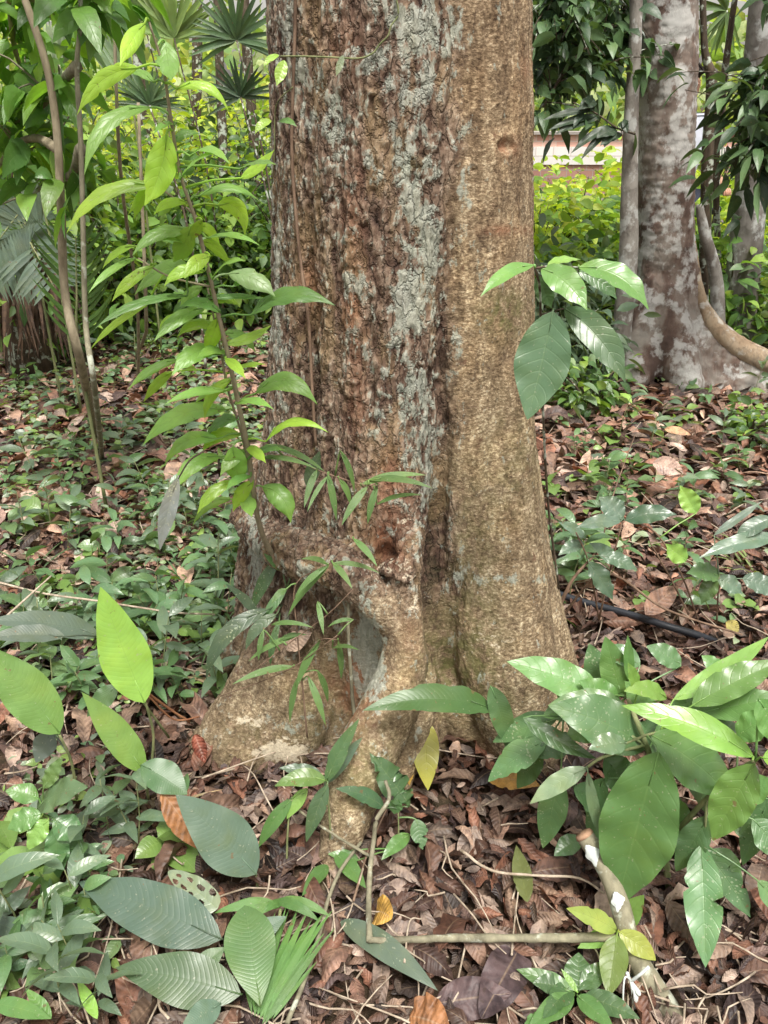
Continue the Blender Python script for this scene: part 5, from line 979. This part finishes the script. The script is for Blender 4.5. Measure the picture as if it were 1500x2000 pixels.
# ------------------------------------------------------------------ right background trees
def fuse(acc,voxel,it=4):
    me=acc.mesh('tmp'); o=bpy.data.objects.new('tmp',me); COL.objects.link(o)
    m=o.modifiers.new('r','REMESH'); m.mode='VOXEL'; m.voxel_size=voxel
    q=o.modifiers.new('s','SMOOTH'); q.factor=0.6; q.iterations=it
    ev=o.evaluated_get(bpy.context.evaluated_depsgraph_get()); em=ev.to_mesh(); nv=len(em.vertices)
    V=np.zeros(nv*3,np.float32); em.vertices.foreach_get('co',V); N=np.zeros(nv*3,np.float32); em.vertices.foreach_get('normal',N)
    lp=np.zeros(len(em.loops),np.int32); em.loops.foreach_get('vertex_index',lp); ev.to_mesh_clear(); bpy.data.objects.remove(o)
    return V.reshape(-1,3).astype(float),N.reshape(-1,3).astype(float),lp.reshape(-1,4)
def buttress_tree():
    YB=4.8; A=Acc()
    def root(pts,ns=18):
        q=[P(a,b_,y) if y else G(a,b_,-.03) for a,b_,y,_ in pts]; rr=[w/F*depth(p) for p,(_,_,_,w) in zip(q,pts)]
        v,f,u=tube(q,rr,ns,5); A.add(v,f)
    root([(1300,720,YB,66),(1299,640,YB,60),(1299,560,YB,56),(1300,480,YB,54),(1301,400,YB,53),(1301,250,YB,53),(1301,100,YB,55),(1302,-50,YB,57),(1303,-260,YB,58),(1304,-500,YB,58)],28)
    root([(1340,380,YB+.02,14),(1342,250,YB+.02,18),(1346,60,YB+.02,18),(1350,-300,YB,16)])
    root([(1286,540,4.72,28),(1272,620,4.68,40),(1258,690,4.6,46),(1240,735,4.5,34),(1222,775,0,14)])
    root([(1262,560,4.8,18),(1240,630,4.78,30),(1212,690,4.78,34),(1180,722,4.75,24),(1150,742,0,10)])
    root([(1305,560,4.7,34),(1310,640,4.62,44),(1322,705,4.52,44),(1345,755,4.42,30),(1365,790,0,12)])
    root([(1330,600,4.75,28),(1350,670,4.66,40),(1390,725,4.55,38),(1440,760,4.5,26),(1490,785,0,12)])
    # plate of the right buttress, filled below its curved edge
    edge=[(1350,470,4.76),(1360,560,4.70),(1376,610,4.64),(1406,650,4.58),(1450,682,4.52),(1505,708,4.46),(1570,735,4.4)]
    for (x,y,Yy) in edge[1:]:
        for k in range(1): pass
    ev=[np.array(P(*e)) for e in edge]
    for d in (.03,.08,.14,.2,.28,.36):
        q=[np.array([p[0]-d*.35,p[1]-.02-d*.25,max(p[2]-d,-.05)]) for p in ev]; v,f,u=tube(q,.034+d*.16,12,5); A.add(v,f)
    V,N,Fq=fuse(A,.011)
    V=V+N*(0.010*fbm(V*7,4)+.007*fbm(V*[13,13,40],3)+.004*np.abs(fbm(V*[30,30,12],3)))[:,None]
    org=np.array([P(1300,600,YB)[0],YB,0]); tt=thing('buttressed_tree','mottled grey brown tree with a curving tan buttress root, right background','tree',org)
    me=make_mesh('trunk',V-org,Fq); o=bpy.data.objects.new('trunk',me); COL.objects.link(o); me.materials.append(M['bark_grey']); o.parent=tt
    A=Acc(); v=tube([np.array(p)+[0,-.035,.0] for p in ev],[.012,.028,.044,.055,.062,.066,.066],14,6); V=v[0]+.005*fbm(v[0]*20,3)[:,None]; A.add(V,v[1],v[2]); build(A,'buttress_root',M['bark_ridge'],tt)
    A=Acc(); v=tube([P(1215,690,4.85),P(1180,700,4.85),P(1130,715,4.85),P(1090,735,4.8)],[.05,.06,.05,.02],14,6); A.add(*v); build(A,'root',M['bark_ridge'],tt)
buttress_tree()
def simple_trunk(label,pts,rad,mat,name='slim_tree'):
    q=[np.array(p) if len(p)==3 and p[2]==0 else P(*p) for p in pts]; t=thing(name,label,'tree',(q[0][0],q[0][1],0)); q[0]=np.array([q[0][0],q[0][1],-.05])
    A=Acc(); v=tube(q,rad,24,10); V=v[0]+.10*np.mean(rad)*fbm(v[0]*8,3)[:,None]; A.add(V,v[1],v[2]); build(A,'trunk',mat,t)
simple_trunk('slim pale lichen-blotched tree touching the left side of the buttressed tree',[(1225,600,4.6),(1226,520,4.6),(1229,380,4.6),(1234,200,4.6),(1242,40,4.6),(1240,-300,4.6)],[.055,.052,.045,.035,.03,.03],M['bark_pale'])
simple_trunk('smooth grey ringed tree at the right edge of the picture',[(1445,640,5.4),(1455,500,5.4),(1467,350,5.4),(1480,150,5.4),(1495,-50,5.4),(1500,-350,5.4)],[.115,.105,.095,.085,.08,.075],M['bark_ringed'])
simple_trunk('thin dark stem right of the buttressed tree, nearer of two',[(1392,600,5.0),(1378,450,5.0),(1382,300,5.0),(1390,160,5.0),(1375,80,5.0),(1372,-200,5.0)],[.03,.032,.033,.03,.018,.015],M['stem_dark'])
simple_trunk('thin dark leaning stem right of the buttressed tree, further of two',[(1425,600,5.6),(1400,420,5.6),(1398,300,5.6),(1412,170,5.6),(1425,70,5.6),(1450,-100,5.6)],[.02,.02,.025,.022,.018,.015],M['stem_dark'])
simple_trunk('short leaning pale stem behind the buttress',[(1420,640,4.9),(1400,560,4.9),(1375,450,4.9),(1366,400,4.9)],[.05,.04,.03,.02],M['bark_pale'])
# ------------------------------------------------------------------ brick wall
def brick_wall():
    Yw=10.5; p0=P(700,262,Yw); p1=P(1700,262,Yw); ztop=p0[2]; zmid=P(1100,286,Yw)[2]; zlow=P(1100,320,Yw)[2]
    t=thing('brick_wall','long garden wall with pink brick top, white band and grey base','wall',((p0[0]+p1[0])/2,Yw,0))
    def box(x0,x1,y0,y1,z0,z1):
        V=np.array([[x,y,z] for x in (x0,x1) for y in (y0,y1) for z in (z0,z1)]); Fq=np.array([[0,1,3,2],[4,6,7,5],[0,4,5,1],[2,3,7,6],[0,2,6,4],[1,5,7,3]]); return V,Fq
    def bm(nm,c1,c2,mo,sc,squash=1.0):
        b=NB(nm); tc=b.n('ShaderNodeTexCoord'); mp=b.n('ShaderNodeMapping'); mp.inputs['Rotation'].default_value=(R(90),0,0); b.L.new(tc.outputs['Object'],mp.inputs[0])
        br=b.n('ShaderNodeTexBrick'); br.inputs['Color1'].default_value=(*c1,1);br.inputs['Color2'].default_value=(*c2,1);br.inputs['Mortar'].default_value=(*mo,1);br.inputs['Scale'].default_value=sc; br.inputs['Mortar Size'].default_value=.015
        b.L.new(mp.outputs[0],br.inputs[0]); n=b.noise(tc.outputs['Object'],6,5)
        return b.out(b.pbsdf(b.mix(b.math('MULTIPLY',n,.35),br.outputs[0],(.45,.4,.36)),.85,b.bump(br.outputs[1],.5,.01),.2))
    mr=bm('pink_brick',(.55,.22,.17),(.68,.42,.34),(.6,.5,.45),3.2); mw=bm('white_band',(.72,.70,.70),(.8,.78,.76),(.6,.55,.52),2.4); mg=bm('grey_block',(.24,.22,.21),(.33,.30,.28),(.2,.19,.18),2.0); mrd=bm('dull_red_brick',(.3,.13,.1),(.38,.2,.15),(.3,.27,.25),3.2)
    for nm,z0,z1,mat,pr in (('coping',ztop,ztop+.03,mg,.04),('brick_course',zmid,ztop,mr,0),('white_course',zlow,zmid,mw,.02),('red_course',zlow-.32,zlow,mrd,0),('base',-.1,zlow-.32,mg,.01)):
        A=Acc(); A.add(*box(p0[0],p1[0],Yw-.12-pr,Yw+.12+pr,z0,z1)); o=build(A,nm,mat,t)
        for pg in o.data.polygons: pg.use_smooth=False
brick_wall()
# ------------------------------------------------------------------ the person half hidden behind the buttressed tree
def person():
    skin=NB('skin'); sk=skin.out(skin.pbsdf((.45,.24,.16),.5,None,.4))
    def cloth(nm,c):
        b=NB(nm); tc=b.n('ShaderNodeTexCoord'); n=b.noise(tc.outputs['Object'],9,5); return b.out(b.pbsdf(b.mix(n,tuple(x*.75 for x in c),c),.85,b.bump(n,.5,.02),.2))
    shirt=cloth('shirt_cloth',(.62,.65,.74)); pants=cloth('trouser_cloth',(.05,.06,.09)); hairm=cloth('hair',(.02,.015,.012)); shoe=cloth('shoe_leather',(.03,.03,.03))
    q=P(1318,340,6.2); bx=q[0]; by=q[1]
    t=thing('person','person in a pale grey blue shirt half hidden behind the buttressed tree','person',(bx,by,0))
    def skinned(nm,verts,edges,mat,sub=2,parent=t):
        me=bpy.data.meshes.new(nm); me.from_pydata([v[:3] for v in verts],edges,[]); o=bpy.data.objects.new(nm,me); COL.objects.link(o)
        m=o.modifiers.new('s','SKIN'); o.modifiers.new('u','SUBSURF').levels=sub; o.modifiers['u'].render_levels=sub
        for i,v in enumerate(verts):
            sv=me.skin_vertices[0].data[i]; sv.radius=(v[3],v[4] if len(v)>4 else v[3])
        me.skin_vertices[0].data[0].use_root=True
        dg=bpy.context.evaluated_depsgraph_get(); m2=bpy.data.meshes.new_from_object(o.evaluated_get(dg)); bpy.data.objects.remove(o)
        m2.name=nm; m2.materials.clear(); m2.materials.append(mat); m2.polygons.foreach_set('use_smooth',np.ones(len(m2.polygons),bool))
        o=bpy.data.objects.new(nm,m2); COL.objects.link(o); o.parent=parent; return o
    H=[(0,0,.93,.11,.15),(0,0,1.12,.09,.13),(0,0,1.32,.11,.17),(0,0,1.42,.06,.08),(0,-.01,1.50,.05),(0,-.02,1.58,.075,.07),(0,-.02,1.67,.075,.07),
       (.17,0,1.38,.05),(.25,.0,1.12,.042),(.22,-.22,1.0,.032),(.20,-.29,.98,.022),(-.17,0,1.38,.05),(-.24,.02,1.12,.042),(-.22,-.10,.90,.032),(-.22,-.13,.84,.022),
       (.09,0,.86,.085),(.10,-.02,.48,.055),(.10,.02,.09,.04),(.11,-.12,.04,.035),(-.09,0,.86,.085),(-.10,-.02,.48,.055),(-.10,.02,.09,.04),(-.11,-.12,.04,.035)]
    E=[(0,1),(1,2),(2,3),(3,4),(4,5),(5,6),(2,7),(7,8),(8,9),(9,10),(2,11),(11,12),(12,13),(13,14),(0,15),(15,16),(16,17),(17,18),(0,19),(19,20),(20,21),(21,22)]
    body=skinned('body',H,E,sk)
    skinned('shirt',[(0,0,.92,.135,.18),(0,0,1.12,.12,.16),(0,0,1.32,.125,.18),(0,0,1.42,.075,.10),(.18,0,1.38,.065),(.235,0,1.20,.06),(-.18,0,1.38,.065),(-.235,.01,1.20,.06)],[(0,1),(1,2),(2,3),(2,4),(4,5),(2,6),(6,7)],shirt)
    skinned('trousers',[(0,0,.95,.12,.16),(.09,0,.84,.10),(.10,-.01,.48,.075),(.10,.02,.12,.06),(-.09,0,.84,.10),(-.10,-.01,.48,.075),(-.10,.02,.12,.06)],[(0,1),(1,2),(2,3),(0,4),(4,5),(5,6)],pants)
    skinned('hair',[(0,.02,1.66,.075,.07),(0,-.01,1.71,.07,.065),(0,.04,1.60,.05)],[(0,1),(0,2)],hairm)
    for s in (-1,1): skinned('shoe',[(s*.105,.04,.05,.045),(s*.11,-.08,.04,.045),(s*.11,-.16,.035,.035)],[(0,1),(1,2)],shoe)
    for s,hx,hy,hz in ((1,.20,-.30,.98),(-1,-.22,-.14,.83)):
        for k in range(4):
            dx=(k-1.5)*.02; fl=.06+.012*math.sin(k+1)
            skinned('finger',[(hx+dx,hy,hz-.01,.010),(hx+dx,hy-fl*.5,hz-.03,.009),(hx+dx,hy-fl*.55,hz-.06,.008)],[(0,1),(1,2)],sk,1)
        skinned('thumb',[(hx-s*.03,hy,hz,.011),(hx-s*.045,hy-.03,hz-.01,.009),(hx-s*.04,hy-.05,hz-.02,.008)],[(0,1),(1,2)],sk,1)
    # simple face
    skinned('nose',[(0,-.09,1.615,.012),(0,-.105,1.60,.014)],[(0,1)],sk,1)
    for s in (-1,1): skinned('ear',[(s*.075,0,1.60,.012),(s*.08,0,1.625,.014)],[(0,1)],sk,1); skinned('eye',[(s*.028,-.082,1.63,.009),(s*.03,-.084,1.632,.009)],[(0,1)],hairm,1)
    g=P(1390,413,5.2); A=Acc(); v=tube([P(1372,420,5.85),P(1404,408,5.7)],[.022,.022],14,1); A.add(*v)
    tag(build(A,'camera_tube',mpipe),'black tube held out at waist height right of the buttressed tree','tube')
    t.rotation_euler=(0,0,R(20))
person()
# ------------------------------------------------------------------ far wood
def far_wood(name,label,specs,seed,mat):
    rs=np.random.RandomState(seed); A=Acc()
    for (X0,X1,Y0,Y1,z0,z1,n,L0,L1,cols) in specs:
        cl=int(n/50)+1
        cc=np.stack([rs.uniform(X0,X1,cl),rs.uniform(Y0,Y1,cl),z0+(z1-z0)*rs.rand(cl)**1.2],1); idx=rs.randint(0,cl,n)
        p=cc[idx]+rs.normal(0,1,(n,3))*[.8,.6,.55]*(Y0/14)**.5; p[:,2]=np.maximum(p[:,2],.05)
        d=norm(rs.normal(0,1,(n,3))); L=L0+(L1-L0)*rs.rand(n); c=np.array(cols)[rs.randint(0,len(cols),n)]*(.7+.6*rs.rand(n,1))
        v=orient_leaves(p,d,L,c,rs,.3,.3,1,3,2,seed=seed,up_j=.8); A.add(*v[:3],c=v[3])
    tag(build(A,name,mat),label,'woodland',kind='stuff')
PL=[(.26,.40,.14),(.36,.48,.2),(.2,.34,.12),(.42,.5,.28)]  # far leaf colours paled to paint in the distance haze
far_wood('distant_wood','pale green mass of far trees behind the wall and bushes',[(-16,1,13,20,0,3.4,3600,.2,.4,PL),(0,18,14,24,0,2.6,4500,.2,.42,PL),(-40,40,34,50,0,3.6,7000,.6,1.2,PL)],9,M['back'])
# ------------------------------------------------------------------ camera, light
cam=bpy.data.cameras.new('camera'); co=bpy.data.objects.new('camera',cam); COL.objects.link(co)
cam.sensor_fit='VERTICAL'; cam.sensor_height=24; cam.lens=24*F/2000; co.location=(0,0,CH); co.rotation_euler=(R(90)-PITCH,0,0); cam.clip_start=.02; cam.clip_end=3000; scn.camera=co
w=bpy.data.worlds.new('World'); scn.world=w; w.use_nodes=True; nt=w.node_tree; nt.nodes.clear()
sky=nt.nodes.new('ShaderNodeTexSky'); sky.sky_type='NISHITA'; sky.sun_disc=False; SE,SR=R(66),R(165); sky.sun_elevation=SE; sky.sun_rotation=SR; sky.air_density=1.3; sky.dust_density=4.0; sky.ozone_density=1.0
hs=nt.nodes.new('ShaderNodeHueSaturation'); hs.inputs['Saturation'].default_value=.22; hs.inputs['Value'].default_value=1.4
bg=nt.nodes.new('ShaderNodeBackground'); bg.inputs['Strength'].default_value=.15
mxn=nt.nodes.new('ShaderNodeMix'); mxn.data_type='RGBA'; mxn.blend_type='MULTIPLY'; mxn.inputs[0].default_value=1; mxn.inputs[7].default_value=(1.06,1.0,.93,1)
out=nt.nodes.new('ShaderNodeOutputWorld'); nt.links.new(sky.outputs[0],hs.inputs['Color']); nt.links.new(hs.outputs[0],mxn.inputs[6]); nt.links.new(mxn.outputs[2],bg.inputs[0]); nt.links.new(bg.outputs[0],out.inputs[0])
sl=bpy.data.lights.new('sun','SUN'); sl.energy=4.8; sl.angle=R(16); sl.color=(1,.97,.91); so=bpy.data.objects.new('sun',sl); COL.objects.link(so)
az=SR; dv=Vector((math.sin(az)*math.cos(SE),math.cos(az)*math.cos(SE),math.sin(SE))); so.rotation_euler=dv.to_track_quat('Z','Y').to_euler()
scn.view_settings.view_transform='Standard'; scn.view_settings.look='None'; scn.view_settings.exposure=0; scn.view_settings.gamma=1
scn.cycles.max_bounces=4; scn.cycles.diffuse_bounces=3; scn.cycles.glossy_bounces=2; scn.cycles.transmission_bounces=4; scn.cycles.use_denoising=True; scn.cycles.use_adaptive_sampling=True; scn.cycles.adaptive_threshold=0.03
